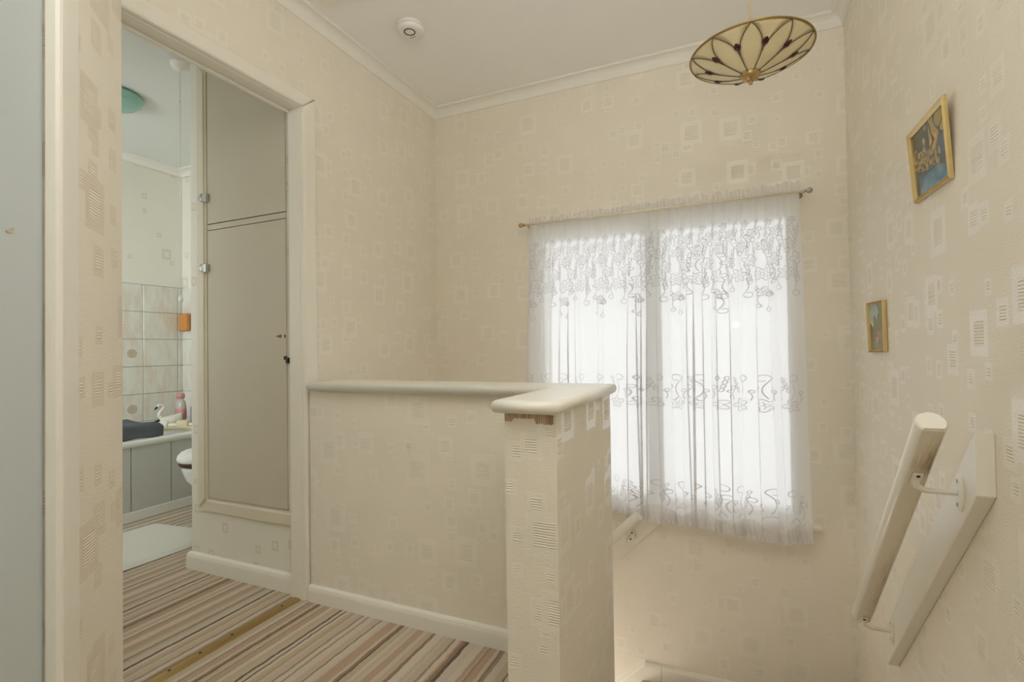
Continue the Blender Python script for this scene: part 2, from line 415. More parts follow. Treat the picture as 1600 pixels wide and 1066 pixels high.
# landing floor in one L-shaped piece
bm = bmesh.new()
prism(bm, [(0, -1.3, -.25), (W, -1.3, -.25), (W, 1.25, -.25), (XP-.02, 1.25, -.25), (XP-.02, YHB-.02, -.25), (0, YHB-.02, -.25)], (0, 0, .25))
struct(finish('floor', bm, M['carpet']), 'striped beige and brown carpet on the landing', 'carpet')
struct(B('floor_bathroom', (-2.35, -.3, -.2), (0, 2.57, -.001), M['carpet']), 'striped carpet running on into the bathroom', 'carpet')

# half wall with its return and cap
bm = bmesh.new()
prism(bm, [(.03, YH, 0), (XPL, YH, 0), (XPL, YP, 0), (XP, YP, 0), (XP, YHB, 0), (.03, YHB, 0)], (0, 0, .842))
hw = struct(finish('wall_half', bm, M['paper']), 'wallpapered half wall with end pier guarding the stairwell')
B('stair_side', (XP-.10, 1.26, -.70), (XP, YHB, .001), M['paper'], hw)
B('stair_side', (.03, YHB-.1, ZB), (XP-.001, YHB, -.001), M['paper'], hw)
bm = bmesh.new()
vs_ = prism(bm, [(.046, YH-.034, .843), (1.066, YH-.034, .843), (1.066, YP-.03, .843), (XP+.016, YP-.03, .843), (XP+.016, YHB+.03, .843), (.046, YHB+.03, .843)], (0, 0, .033))
bmesh.ops.recalc_face_normals(bm, faces=bm.faces)
es = [e for e in bm.edges if abs(e.verts[0].co.z-e.verts[1].co.z) < 1e-6]
bmesh.ops.bevel(bm, geom=es, offset=.0135, segments=4, profile=.5, affect='EDGES')
cap = finish('cap', bm, M['white_gloss'], hw, True); cap['label'] = 'glossy white L-shaped wooden cap'
for p in cap.data.polygons: p.use_smooth = abs(p.normal.z) < .98
# thin brown striped strip with an uneven lower edge under the cap
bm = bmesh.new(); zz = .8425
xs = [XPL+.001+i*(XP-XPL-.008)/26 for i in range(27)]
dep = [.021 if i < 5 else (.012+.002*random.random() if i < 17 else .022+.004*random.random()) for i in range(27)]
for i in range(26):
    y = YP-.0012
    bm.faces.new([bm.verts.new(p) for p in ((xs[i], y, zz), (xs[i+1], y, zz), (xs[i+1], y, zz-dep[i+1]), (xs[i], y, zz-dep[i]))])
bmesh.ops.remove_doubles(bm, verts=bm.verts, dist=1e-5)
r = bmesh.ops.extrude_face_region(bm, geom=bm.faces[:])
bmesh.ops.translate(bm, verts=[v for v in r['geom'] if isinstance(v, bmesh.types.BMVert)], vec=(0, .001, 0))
finish('under_cap_strip', bm, M['brown_stripes'], hw)

def skirting(name, p, q, out, h=.065, th=.016, z=0.0, mat='white_gloss', ext=(0, 0)):
    """moulded board from p to q (xy), out = outward normal"""
    p, q, o_ = Vector((p[0], p[1], z)), Vector((q[0], q[1], z)), Vector((out[0], out[1], 0))
    prof = [(0, 0), (th, 0), (th, h*.62), (th*.95, h*.74), (th*.72, h*.9), (th*.38, h*.985), (0, h)]
    d = (q-p).normalized(); bm = bmesh.new()
    a = [bm.verts.new(p+o_*a_+Vector((0, 0, b_))-d*ext[0]*a_) for a_, b_ in prof]
    b = [bm.verts.new(q+o_*a_+Vector((0, 0, b_))+d*ext[1]*a_) for a_, b_ in prof]
    bm.faces.new(a); bm.faces.new(list(reversed(b)))
    for i in range(len(prof)):
        j = (i+1) % len(prof); bm.faces.new((a[i], b[i], b[j], a[j]))
    return struct(finish(name, bm, M[mat]))
skirting('baseboard_half', (.03, YH), (XPL, YH), (0, -1))
skirting('baseboard_right', (W, -1.3), (W, 1.24), (-1, 0))
a_, b_ = dpt(0, 0, 0), dpt(DO-.076, 0, 0)
skirting('baseboard_diagonal', a_.xy, b_.xy, nd.xy)

# cornice: mitred run round the ceiling
def cornice(name, p, q, out, e0, e1, s=.052, h=.055, mat='cornice', zc=None):
    zc = ZC if zc is None else zc
    p, q, o_ = Vector((p[0], p[1], zc)), Vector((q[0], q[1], zc)), Vector((out[0], out[1], 0)); d = (q-p).normalized()
    prof = [(0, 0), (s, 0), (s, -.006), (s*.9, -.010)]
    for k in range(1, 7):
        a = k/7*PI/2; prof.append((s*.86-s*.70*math.sin(a), -h*.84+h*.66*math.cos(a)-0.0))
    prof += [(s*.12, -h*.86), (s*.12, -h), (0, -h)]
    bm = bmesh.new()
    a = [bm.verts.new(p+o_*x+Vector((0, 0, y))+d*e0*x) for x, y in prof]; b = [bm.verts.new(q+o_*x+Vector((0, 0, y))-d*e1*x) for x, y in prof]
    bm.faces.new(a); bm.faces.new(list(reversed(b)))
    for i in range(len(prof)):
        j = (i+1) % len(prof); bm.faces.new((a[i], b[i], b[j], a[j]))
    return struct(finish(name, bm, M[mat]))
cornice('trim_1', (0, CY), (0, D), (1, 0), 0, 1)
cornice('trim_2', (0, D), (W, D), (0, -1), 1, 1)
cornice('trim_3', (W, D), (W, -1.3), (-1, 0), 1, 0)
cornice('trim_4', dpt(0, 0, 0).xy, dpt(1.7, 0, 0).xy, nd.xy, 0, 0)

# loft hatch
h = thing('loft_hatch', (.4, 1.3, ZC), 'white painted loft hatch panel in the ceiling above the doorway', 'hatch')
B('frame', (.08, .9, ZC-.004), (.75, 1.607, ZC+.001), M['ceiling'], h, .001)
B('panel', (.105, .92, ZC-.012), (.73, 1.575, ZC-.003), M['white_gloss'], h, .004)

# doorway into the bathroom
d1 = bpy.data.objects.new('door_1', None); sc.collection.objects.link(d1); d1.location = (0, 1.15, 0); struct(d1, 'white architrave and lining of the bathroom doorway', 'door frame')
YL = .79; ZD = 1.995; AT = .024
B('jamb', (-.058, YJ, 0), (.004, YJ+.052, ZD+.02), M['white_gloss'], d1, .002)
B('jamb', (-.10, YL-.028, 0), (.004, YL, ZD+.02), M['white_gloss'], d1, .002)
B('head_jamb', (-.065, YL, ZD), (.004, YJ, ZD+.02), M['white_gloss'], d1, .002)
B('stop', (-.062, YL, 0), (-.045, YL+.010, ZD), M['white_gloss'], d1, .003)
B('stop', (-.066, YL, ZD-.010), (-.050, YJ, ZD), M['white_gloss'], d1, .003)
def archi(parent, name, poly, n, th):
    """flat moulded board; poly = outline in order, thickness th along n"""
    bm = bmesh.new(); n = Vector(n)
    vv = prism(bm, [Vector(p) for p in poly], n*th); bmesh.ops.recalc_face_normals(bm, faces=bm.faces)
    top = [e for e in bm.edges if all((v.co-Vector(poly[0])).dot(n) > th*.5 for v in e.verts)]
    bmesh.ops.bevel(bm, geom=top, offset=th*.62, segments=4, profile=.6, affect='EDGES')
    o = finish(name, bm, M['white_gloss'], parent, True)
    for p in o.data.polygons: p.use_smooth = p.area < .002
    return o
AW = .075
archi(d1, 'architrave', [(0, YJ+.003, 0), (0, YJ+AW, 0), (0, YJ+AW, ZD+.062), (0, YJ+.003, ZD+.003)], (1, 0, 0), AT)
archi(d1, 'architrave', [(0, YL-.003, 0), (0, YL-.003, ZD+.003), (0, YL-.06, ZD+.062), (0, YL-.06, 0)], (1, 0, 0), AT)
archi(d1, 'architrave', [(0, YL-.003, ZD+.003), (0, YJ+.003, ZD+.003), (0, YJ+AW, ZD+.062), (0, YL-.06, ZD+.062)], (1, 0, 0), AT)

# white door in the diagonal wall
d2 = bpy.data.objects.new('door_2', None); sc.collection.objects.link(d2); d2.location = dpt(DO+.4, 0, 0); struct(d2, 'closed flush white painted door in the diagonal wall', 'door')
def dbox(name, s0, s1, d0, d1_, z0, z1, mat, bev=0):
    bm = bmesh.new(); box(bm, (s0, d0, z0), (s1, d1_, z1), bev)
    mt = Matrix(((dg.x, nd.x, 0, CX), (dg.y, nd.y, 0, CY), (0, 0, 1, 0), (0, 0, 0, 1)))
    bmesh.ops.transform(bm, matrix=mt, verts=bm.verts); return finish(name, bm, mat, d2)
dbox('leaf', DO+.004, DO+.78, -.045, -.004, .006, 1.99, M['door_paint'], .002)
archi(d2, 'architrave', [dpt(DO-.074, 0, 0), dpt(DO+.006, 0, 0), dpt(DO+.006, 0, 1.985), dpt(DO-.074, 0, 2.06)], nd, .022)
archi(d2, 'architrave', [dpt(DO-.074, 0, 2.06), dpt(DO+.006, 0, 1.985), dpt(DO+.79, 0, 1.985), dpt(DO+.86, 0, 2.06)], nd, .022)
bm = bmesh.new(); cc = []
for k in range(14):
    a = 2*PI*k/14; rr_ = .009+.0012*math.sin(3*a+1)
    cc.append(dpt(DO+.104+rr_*1.2*math.cos(a), -.0035, 1.193+rr_*.42*math.sin(a)-.004*math.cos(a)))
prism(bm, cc, nd*.0008)
finish('paint_chip', bm, M['chip2'], d2)

# brass threshold strip with screws
ts = thing('threshold_strip', (-.03, 1.1, 0), 'brass carpet threshold strip across the bathroom doorway floor', 'threshold strip')
bm = bmesh.new()
prism(bm, [(-.052, YL, 0), (-.049, YL, .004), (-.036, YL, .0065), (-.022, YL, .0065), (-.009, YL, .004), (-.006, YL, 0)], (0, YJ-YL, 0))
finish('strip', bm, M['brass'], ts)
for y in (.82, 1.02, 1.12, 1.235, 1.45):
    bm = bmesh.new(); lathe(bm, [(.0048, 0), (.0048, .0012), (.003, .0019), (.0004, .002)], (-.029, y, .0062), 12); finish('screw', bm, M['screw'], ts, True)

# ------------------------------------------------------------------ stairs
st_ = bpy.data.objects.new('staircase', None); sc.collection.objects.link(st_); st_.location = (1.64, 1.3, 0); struct(st_, 'striped carpeted stairs dropping to a quarter landing', 'stairs')
def step(a, b): return B('step', a, b, M['carpet'], st_, .012, 3)
step((XP+.002, 1.252, -.45), (W-.002, 1.49, -.21)); step((XP+.002, 1.47, -.66), (W-.002, 1.71, -.42))
step((1.157, 1.69, -.83), (W-.002, D-.002, -.63))
for k in range(5): step((1.157-.21*(k+1), 1.692, -1.03-.2*k), (1.157-.21*k+.012, D-.002, -.83-.2*k))
def bent(name, pts, h):
    """skirting on the far wall following the stairs; pts = (x, z of the top)"""
    bm = bmesh.new(); th = .018; n = len(pts)
    prof = [(0, -h), (th, -h), (th, -.016), (th*.7, -.004), (0, 0)]
    rings = [[bm.verts.new((x, D-a, z+b)) for a, b in prof] for x, z in pts]
    for i in range(n-1):
        for j in range(5):
            k = (j+1) % 5; bm.faces.new((rings[i][j], rings[i][k], rings[i+1][k], rings[i+1][j]))
    bm.faces.new(rings[0]); bm.faces.new(rings[-1]); return struct(finish(name, bm, M['white_gloss']))
bent('baseboard_stairs', [(0, -1.68), (1.174, -.544), (1.252, -.545)], .11)
bent('baseboard_landing', [(1.2535, -.545), (W, -.545)], .085)

# ------------------------------------------------------------------ window
wn = bpy.data.objects.new('window_1', None); sc.collection.objects.link(wn); wn.location = ((WX0+WX1)/2, D+.1, WZ0); struct(wn, 'white framed window behind the net curtain', 'window')
yf0, yf1 = D+.025, D+.075
bm = bmesh.new(); F = .034
ub, vb = [WX0, WX0+F, 1.205, 1.275, WX1-F, WX1], [WZ0, WZ0+F, WZ1-F, WZ1]
c_ = {}
def V_(i, j, k):
    if (i, j, k) not in c_: c_[i, j, k] = bm.verts.new((ub[i], (yf0, yf1)[k], vb[j]))
    return c_[i, j, k]
hol = {(1, 1), (3, 1)}
for i in range(5):
    for j in range(3):
        if (i, j) in hol: continue
        for k in (0, 1): bm.faces.new((V_(i, j, k), V_(i+1, j, k), V_(i+1, j+1, k), V_(i, j+1, k)))
        for di, dj, e in ((-1, 0, ((i, j), (i, j+1))), (1, 0, ((i+1, j), (i+1, j+1))), (0, -1, ((i, j), (i+1, j))), (0, 1, ((i, j+1), (i+1, j+1)))):
            q = (i+di, j+dj)
            if q in hol or not (0 <= q[0] < 5 and 0 <= q[1] < 3):
                (p, q_), (r_, s_) = e; bm.faces.new((V_(p, q_, 0), V_(r_, s_, 0), V_(r_, s_, 1), V_(p, q_, 1)))
finish('frame', bm, M['upvc'], wn)
for x0, x1 in ((WX0+F, 1.205), (1.275, WX1-F)):
    B('pane', (x0, D+.047, vb[1]), (x1, D+.051, vb[2]), M['glass'], wn)
bm = bmesh.new(); box(bm, (WX0-.075, D-.048, .197), (1.938, D+.024, .227), .013, 4); finish('sill', bm, M['white_gloss'], wn, True)

# ------------------------------------------------------------------ curtain rod and net curtain
YR = D-.07; ZR = 1.657
rd = thing('curtain_rod', (1.23, YR, ZR), 'slim cream and brass curtain rod above the window', 'curtain rod')
bm = bmesh.new(); tube(bm, [(.60, YR, ZR), (1.885, YR, ZR)], .0052, 12); finish('rod', bm, M['rod'], rd, True)
for sx_, x in ((-1, .60), (1, 1.885)):
    bm = bmesh.new()
    pr = [(.0065, 0), (.0085, .002), (.0085, .010), (.0055, .012), (.0055, .015), (.009, .018), (.0125, .024), (.0125, .029), (.009, .036), (.003, .039)]
    lathe(bm, [(r_, sx_*h_) for r_, h_ in pr], (x, YR, ZR), 20, 'x'); finish('finial', bm, M['brass'] if sx_ < 0 else M['chrome'], rd, True)
    bm = bmesh.new(); xb = x-sx_*.005
    tube(bm, [(xb, D, ZR), (xb, YR, ZR)], .004, 8); lathe(bm, [(.013, 0), (.013, -.003), (.004, -.004)], (xb, D, ZR), 14, 'y'); finish('bracket', bm, M['brass'], rd, True)

nc = thing('net_curtain', (1.24, YR, .15), 'white embroidered sheer net curtain gathered on the rod', 'curtain')
rn = random.Random(21)
# irregular folds: list of knots in cloth parameter s, alternately towards and away from the room
kn = [0.0]
while kn[-1] < 1: kn.append(kn[-1]+rn.choice((.022, .028, .034, .042, .05)))
kn = [k/kn[-1] for k in kn]; ka = [rn.uniform(.5, 1.0)*(-1 if i % 2 else 1) for i in range(len(kn))]
kb = [rn.uniform(-.004, .004) for _ in kn]; lean = [rn.uniform(-.018, .018) for _ in kn]; ov = [rn.choice((.002, .004, .007, .010, .013, .016)) for _ in kn]
def fold(s):
    s = min(max(s, 0), .99999)
    lo = 0
    for i in range(len(kn)-1):
        if kn[i] <= s <= kn[i+1]: lo = i; break
    u = (s-kn[lo])/(kn[lo+1]-kn[lo]); e = u*u*(3-2*u)
    L = lambda a: a[lo]*(1-e)+a[lo+1]*e
    return L(ka), L(kb), L(lean), math.sin(2*PI*u)*ov[lo]
hemz = [(.0, .205), (.25, .20), (.38, .186), (.45, .172), (.52, .163), (.62, .172), (.72, .155), (.80, .146), (.90, .137), (.97, .15), (1, .165)]
def lerp(tab, x):
    for (a, b), (c, d) in zip(tab, tab[1:]):
        if x <= c: return b+(d-b)*(x-a)/(c-a)
    return tab[-1][1]
ZT = ZR+.008
def cpt(s, z, off=0.0):
    """point of the cloth: s across 0..1, z height"""
    v = min(max((ZR-z)/(ZR-.16), 0), 1)
    a, b, ln, o_ = fold(s)
    x0 = .615-.024*min(1, v*1.6); x1 = 1.874+.020*v
    g = min(1, v*2.2)
    am = .005+.013*g
    x = x0+(x1-x0)*s+(b+ln*v*v-o_*g)*min(1, 6*s)*min(1, 6*(1-s))
    y = YR+.0185-.0285*min(1, v*2.5)+a*am+.005*math.sin(190*s+5*math.sin(9*s))*(1-g)
    return Vector((x, y-off, z))
NS, NZ = 460, 96
bm = bmesh.new()
uvl = bm.loops.layers.uv.new('UVMap')
vg = []
for i in range(NS+1):
    s = i/NS; zb = lerp(hemz, s)+.007*abs(math.sin(s*PI*34))
    vg.append([(bm.verts.new(cpt(s, zb+(ZR+.006-zb)*j/NZ)), s, zb+(ZR+.006-zb)*j/NZ) for j in range(NZ+1)])
for i in range(NS):
    for j in range(NZ):
        q = (vg[i][j], vg[i+1][j], vg[i+1][j+1], vg[i][j+1]); f = bm.faces.new([k[0] for k in q]); f.smooth = True
        for lp, k in zip(f.loops, q): lp[uvl].uv = (k[1]*1.7, k[2])
finish('sheer_panel', bm, M['sheer'], nc, True)
# gathered frill standing above the rod
bm = bmesh.new(); NF = 520; rows = []
rf = random.Random(5)
hts = [rf.uniform(.024, .040) for _ in range(131)]
for i in range(NF+1):
    s = i/NF; hgt = hts[int(s*130)]*(1-(s*130 % 1))+hts[min(130, int(s*130)+1)]*(s*130 % 1)
    hgt *= .75+.55*s
    row = []
    for j in range(5):
        q = j/4; x = .612+1.264*s+.003*math.sin(s*700)*q
        row.append(bm.verts.new((x, YR+.0165+(.004+.005*q)*math.sin(s*430+2*math.sin(s*61)), ZR+.007+hgt*q)))
    rows.append(row)
for i in range(NF):
    for j in range(4):
        bm.faces.new((rows[i][j], rows[i+1][j], rows[i+1][j+1], rows[i][j+1])).smooth = True
finish('header_frill', bm, M['frill'], nc, True)
# ruffled hem: a second, crimped strip along the bottom edge
bm = bmesh.new(); rows = []
for i in range(NF*2+1):
    s = i/(NF*2); zb = lerp(hemz, s)+.006*abs(math.sin(s*PI*34)); row = []
    for j in range(7):
        q = j/6; p = cpt(s, zb+.085*q*(.75+.25*math.sin(s*40)), .003)
        row.append(bm.verts.new(p+Vector((0, -.0065*(1-q)*math.sin(s*900+3*math.sin(s*77)+q*2)-.004*(1-q), 0))))
    rows.append(row)
for i in range(NF*2):
    for j in range(6): bm.faces.new((rows[i][j], rows[i+1][j], rows[i+1][j+1], rows[i][j+1])).smooth = True
finish('hem_ruffle', bm, M['frill'], nc, True)
# embroidery: flowers, scrolls and leaves stitched onto the cloth as narrow ribbons
CL = 1.36    # cloth width in metres
bm = bmesh.new()
def stitch(pts, wd=.0017):
    n = len(pts); prev = None
    for i, (u, z) in enumerate(pts):
        du = pts[min(i+1, n-1)][0]-pts[max(i-1, 0)][0]; dz = pts[min(i+1, n-1)][1]-pts[max(i-1, 0)][1]; q = math.hypot(du, dz) or 1
        k = wd*(.55 if i in (0, n-1) else 1); nx, nz = -dz/q*k, du/q*k
        if not (0.004 < (u/CL) < .996): prev = None; continue
        a = bm.verts.new(cpt((u+nx)/CL, z+nz, .0025)); b = bm.verts.new(cpt((u-nx)/CL, z-nz, .0025))
        if prev: bm.faces.new((prev[0], a, b, prev[1]))
        prev = (a, b)
def scroll(u, z, h, s, flip=1, lean_=.25):
    """stem rising from (u, z) ending in a curl; s = +-1 curl side, flip = -1 to hang down"""
    pts = []
    for k in range(15):
        q = k/14; pts.append((u+s*h*lean_*(math.sin(q*PI)*.55-q*.3), z+flip*h*.78*q))
    r_ = h*.17; cx, cz = pts[-1][0]+s*r_, pts[-1][1]
    for k in range(1, 17):
        a = PI-k/16*PI*1.75; rr_ = r_*(1-.52*k/16); pts.append((cx+s*rr_*math.cos(a), cz+flip*rr_*math.sin(a)))
    stitch(pts)
def leaf(u, z, l, ang, wd=.0015):
    ca, sa = math.cos(ang), math.sin(ang)
    pts = []
    for k in range(13):
        q = k/12*2*PI; x, y = l*.5*(1-math.cos(q)), l*.22*math.sin(q)
        pts.append((u+ca*x-sa*y, z+sa*x+ca*y))
    stitch(pts, wd)
def flower(u, z, r_, n=5, rot=.3):
    pts = []
    for k in range(61):
        a = k/60*2*PI+rot; rr_ = r_*(.50+.50*abs(math.cos(n*(a-rot)/2))**1.4); pts.append((u+rr_*math.cos(a), z+rr_*.86*math.sin(a)))
    stitch(pts, .0018)
    for k in range(n):
        a = rot+2*PI*k/n; stitch([(u+r_*q*math.cos(a), z+r_*.86*q*math.sin(a)) for q in (.18, .3, .45, .6)], .0013)
    stitch([(u+.16*r_*math.cos(k/8*2*PI), z+.16*r_*math.sin(k/8*2*PI)) for k in range(9)], .0013)
re_ = random.Random(9)
P_ = .098; k = 0; u = .02
while u < CL:
    s = 1 if k % 2 else -1
    # middle border
    flower(u, .735, .034, 5, re_.random()); scroll(u+.004, .762, .115, s); scroll(u-.03, .76, .065, -s); scroll(u+.036, .755, .05, s)
    for q in range(4): leaf(u+s*(-.012-.004*q), .79+.018*q, .018, (1.9 if s > 0 else 1.2)+.1*q)
    # hem border
    scroll(u, .262, .12, -s); scroll(u+.028, .25, .085, s); scroll(u-.032, .255, .06, -s, 1, .5)
    for q in range(4): leaf(u+s*(.014+.004*q), .275+.022*q, .019, (1.1 if s > 0 else 2.0))
    stitch([(u+.02*math.cos(a/10*PI), .23+.022*math.sin(a/10*PI)) for a in range(11)])
    # deep lace at the head: rows of flowers, scrolls and leaves with hanging sprays
    for du_, z_, r_, n_p in ((0, 1.315, .037, 6), (P_*.5, 1.375, .034, 5), (P_*.1, 1.440, .030, 6), (P_*.6, 1.500, .026, 5), (P_*.3, 1.545, .017, 5)):
        flower(u+du_, z_, r_, n_p, re_.random())
    scroll(u+.03, 1.30, .095, s, -1); scroll(u-.028, 1.31, .075, -s, -1); scroll(u+.046, 1.34, .06, -s, -1)
    scroll(u+.012, 1.345, .085, -s); scroll(u-.03, 1.40, .085, s); scroll(u+.03, 1.43, .07, s); scroll(u-.01, 1.47, .06, -s)
    for q in range(4): leaf(u+P_/2-.012, 1.27+.022*q, .026, .9+.25*q); leaf(u-.03, 1.345+.022*q, .024, 2.0-.2*q); leaf(u+.036, 1.40+.02*q, .02, 1.6-.3*q)
    for q in range(4): leaf(u+.012*q, 1.46+.02*q, .022, .5+.8*q); leaf(u-.02, 1.50+.015*q, .016, 2.4-.5*q)
    if k % 2 == 0: flower(u+.004, 1.235, .026, 5, .2); scroll(u+.014, 1.225, .085, 1, -1); scroll(u-.008, 1.22, .06, -1, -1); leaf(u+.03, 1.24, .024, -1.2)
    u += P_; k += 1
emb = finish('embroidery', bm, M['thread'], nc, True, uv=False); emb['kind'] = 'stuff'
if not emb.data.uv_layers: emb.data.uv_layers.new(name='UVMap')

# ------------------------------------------------------------------ handrails
def flat_rail(parent, p, q, rad=.026, mat='white_gloss'):
    """round-topped rail with a flat underside between p and q"""
    p, q = Vector(p), Vector(q); d = (q-p).normalized(); side = d.cross(Vector((0, 0, 1))).normalized(); u_ = side.cross(d).normalized()
    if u_.z < 0: u_ = -u_
    bm = bmesh.new(); uvl = bm.loops.layers.uv.new('UVMap'); prof = []
    a0 = math.radians(-48)
    for k in range(19):
        a = a0+(PI-2*a0)*k/18; prof.append((math.cos(a)*rad, math.sin(a)*rad))
    rings = []
    L = (q-p).length
    for f_, sc_ in ((0, .86), (.006, 1), (L-.006, 1), (L, .86)):
        rings.append([bm.verts.new(p+d*f_+side*x*sc_+u_*y*sc_) for x, y in prof])
    n = len(prof)
    for i in range(3):
        for j in range(n):
            k = (j+1) % n; f = bm.faces.new((rings[i][j], rings[i][k], rings[i+1][k], rings[i+1][j])); f.smooth = j != n-1
            if j == n-1: f.material_index = 1
            fr_ = [0, .006/L, 1-.006/L, 1]
            for lp, (uu, vv_) in zip(f.loops, ((0, fr_[i]), (1, fr_[i]), (1, fr_[i+1]), (0, fr_[i+1]))): lp[uvl].uv = (uu, vv_)
    bm.faces.new(rings[0]); bm.faces.new(rings[-1])
    return finish('rail', bm, [M[mat], M['rail_under']], parent), d, side, u_
def bracket(parent, plate_c, n, rail_pt, ang, holes=2):
    """oval wall plate at plate_c (outward normal n), arm to under rail_pt and a small saddle"""
    n = Vector(n); pc = Vector(plate_c); rp = Vector(rail_pt)
    t1 = Vector((0, 0, 1)); t2 = n.cross(t1)
    e1 = t1*math.cos(ang)+t2*math.sin(ang); e2 = n.cross(e1)
    la, lb = (.038, .017) if holes == 2 else (.031, .029)
    bm = bmesh.new(); rings = []
    for k_, h_ in ((1, 0), (1, .003), (.86, .006)):
        rings.append([pc+e1*math.cos(2*PI*j/28)*la*k_+e2*math.sin(2*PI*j/28)*lb*k_+n*h_ for j in range(28)])
    loft(bm, rings); pl = finish('wall_plate', bm, M['white_gloss'], parent, False)
    spots = (-.024, .024) if holes == 2 else (0, 1, 2)
    for q in spots:
        bm = bmesh.new(); c = pc+n*.0062+(e1*q if holes == 2 else (e1*math.cos(2.1*q+.6)+e2*math.sin(2.1*q+.6))*.019)
        rg = [[c+(e1*math.cos(2*PI*j/12)+e2*math.sin(2*PI*j/12))*.0042*k_+n*h_ for j in range(12)] for k_, h_ in ((1, -.001), (1, .0006), (.5, .0012))]
        loft(bm, rg); finish('screw', bm, M['screw'] if holes == 3 else M['chrome'], pl)
    bm = bmesh.new(); foot = rp-Vector((0, 0, 0))
    hor = pc+n*((rp-pc).dot(n)); hor = Vector((hor.x, hor.y, pc.z))
    path = bez([pc, pc+(hor-pc)*.45, pc+(hor-pc)*.8, hor+(pc-hor)*.08+Vector((0, 0, .006)), hor+(foot-hor)*.35, foot], 6)
    tube(bm, path, .0058, 10); finish('arm', bm, M['white_gloss'], parent, True)

h1 = thing('stair_handrail', (W, 1.55, .4), 'white wooden handrail on cranked brackets beside the gilt pictures', 'handrail')
XF = W-.03
bm = bmesh.new()
vv = prism(bm, [(XF, 1.250, .704), (XF, 1.250, .829), (XF, 1.918, .140), (XF, 1.943, .085), (XF, 1.943, -.012)], (.03, 0, 0))
bmesh.ops.bevel(bm, geom=bm.edges[:], offset=.002, segments=1, affect='EDGES')
finish('backboard', bm, M['white_gloss'], h1)
XR = 1.956
rail, d, side, u_ = flat_rail(h1, (XR, 1.222, .848), (XR, 1.900, .147))
def under(y):  # middle of the rail's flat underside at depth y
    q = (y-1.222)/(1.900-1.222); return Vector((XR, y, .848+(.147-.848)*q))-u_*.021
for y, zp in ((1.326, .690), (1.872, .128)):
    u1 = under(y+.012)
    bracket(h1, (XF, y, zp), (-1, 0, 0), u1, 0)
    bm = bmesh.new(); mt = Matrix.Translation(u1) @ Matrix(((side.x, d.x, u_.x, 0), (side.y, d.y, u_.y, 0), (side.z, d.z, u_.z, 0), (0, 0, 0, 1)))
    box(bm, (-.009, -.021, -.004), (.009, .021, .001), .0015, 2, mt); sd = finish('saddle', bm, M['white_gloss'], h1)
    for q in (-.015, .013):
        bm = bmesh.new(); lathe(bm, [(.0036, -.0052), (.0036, -.0038)], (0, 0, 0), 10); bmesh.ops.transform(bm, matrix=mt @ Matrix.Translation((0, q, 0)), verts=bm.verts); finish('screw', bm, M['dark'], sd)

h2 = thing('lower_handrail', (.9, D, 0), 'lower white handrail on a board under the net curtain', 'handrail')
YB = D-.02
bm = bmesh.new(); s_ = 1.0
prism(bm, [(.35, YB, -.771), (1.262, YB, .141), (1.262, YB, .19), (1.19, YB, .19), (.35, YB, -.65)], (0, .02, 0))
bmesh.ops.bevel(bm, geom=bm.edges[:], offset=.002, segments=1, affect='EDGES')
finish('backboard', bm, M['white_gloss'], h2)
rail2, d, side, u_ = flat_rail(h2, (1.182, D-.13, .206), (.40, D-.13, -.576))
bracket(h2, (1.113, YB, .069), (0, -1, 0), Vector((1.105, D-.13, .13))-u_*.021, .75, 3)

# ------------------------------------------------------------------ pictures on the right wall
def picture(name, label, TL, TR, BR, BL, back, fwid, painter, nx=48, ny=40):
    """framed print: four front corners of the moulding, back = same corners on the wall side"""
    TL, TR, BR, BL = map(Vector, (TL, TR, BR, BL)); c = (TL+TR+BR+BL)/4
    o = thing(name, c, label, 'picture'); n = (TR-TL).cross(BL-TL).normalized()
    if n.x > 0: n = -n
    eu = (TR-TL).normalized(); ev = (BL-TL).normalized()
    bm = bmesh.new(); outer = [TL, TR, BR, BL]
    inn = [TL+eu*fwid+ev*fwid, TR-eu*fwid+ev*fwid, BR-eu*fwid-ev*fwid, BL+eu*fwid-ev*fwid]
    mid = [(a*.6+b*.4) for a, b in zip(outer, inn)]
    sets = [[Vector((min(W-.0008, p.x+back), p.y, p.z)) for p in outer], [p-n*.003 for p in outer], outer and [p*.85+q*.15 for p, q in zip(outer, inn)], [p-n*.004 for p in mid], [p+n*.0 for p in [(a*.45+b*.55) for a, b in zip(outer, inn)]], [p-n*.006 for p in inn], [p-n*.010 for p in inn]]
    rg = [[bm.verts.new(p) for p in s_] for s_ in sets]
    for a, b in zip(rg, rg[1:]):
        for j in range(4): bm.faces.new((a[j], a[(j+1) % 4], b[(j+1) % 4], b[j]))
    bm.faces.new(rg[0])
    finish('frame', bm, M['gilt'], o)
    bm = bmesh.new(); cl = bm.loops.layers.color.new('paint') if False else None
    pv = [[bm.verts.new((inn[0]*(1-u)+inn[1]*u)*(1-v)+(inn[3]*(1-u)+inn[2]*u)*v-n*.008) for u in [i/nx for i in range(nx+1)]] for v in [j/ny for j in range(ny+1)]]
    for j in range(ny):
        for i in range(nx): bm.faces.new((pv[j][i], pv[j][i+1], pv[j+1][i+1], pv[j+1][i]))
    bm.verts.index_update()
    pr = finish('print', bm, M['print'], o)
    at = pr.data.color_attributes.new('paint', 'FLOAT_COLOR', 'POINT')
    k = 0
    for j in range(ny+1):
        for i in range(nx+1):
            at.data[k].color = s2l(tuple(x*.9 for x in painter(i/nx, j/ny))); k += 1
    return o
M['gilt'] = plain('gilt_moulding', (216, 190, 134), .3, .05, 60, metal=.75)
from mathutils import noise as mn
def mixc(a, b, f): f = min(max(f, 0), 1); return tuple(x+(y-x)*f for x, y in zip(a, b))
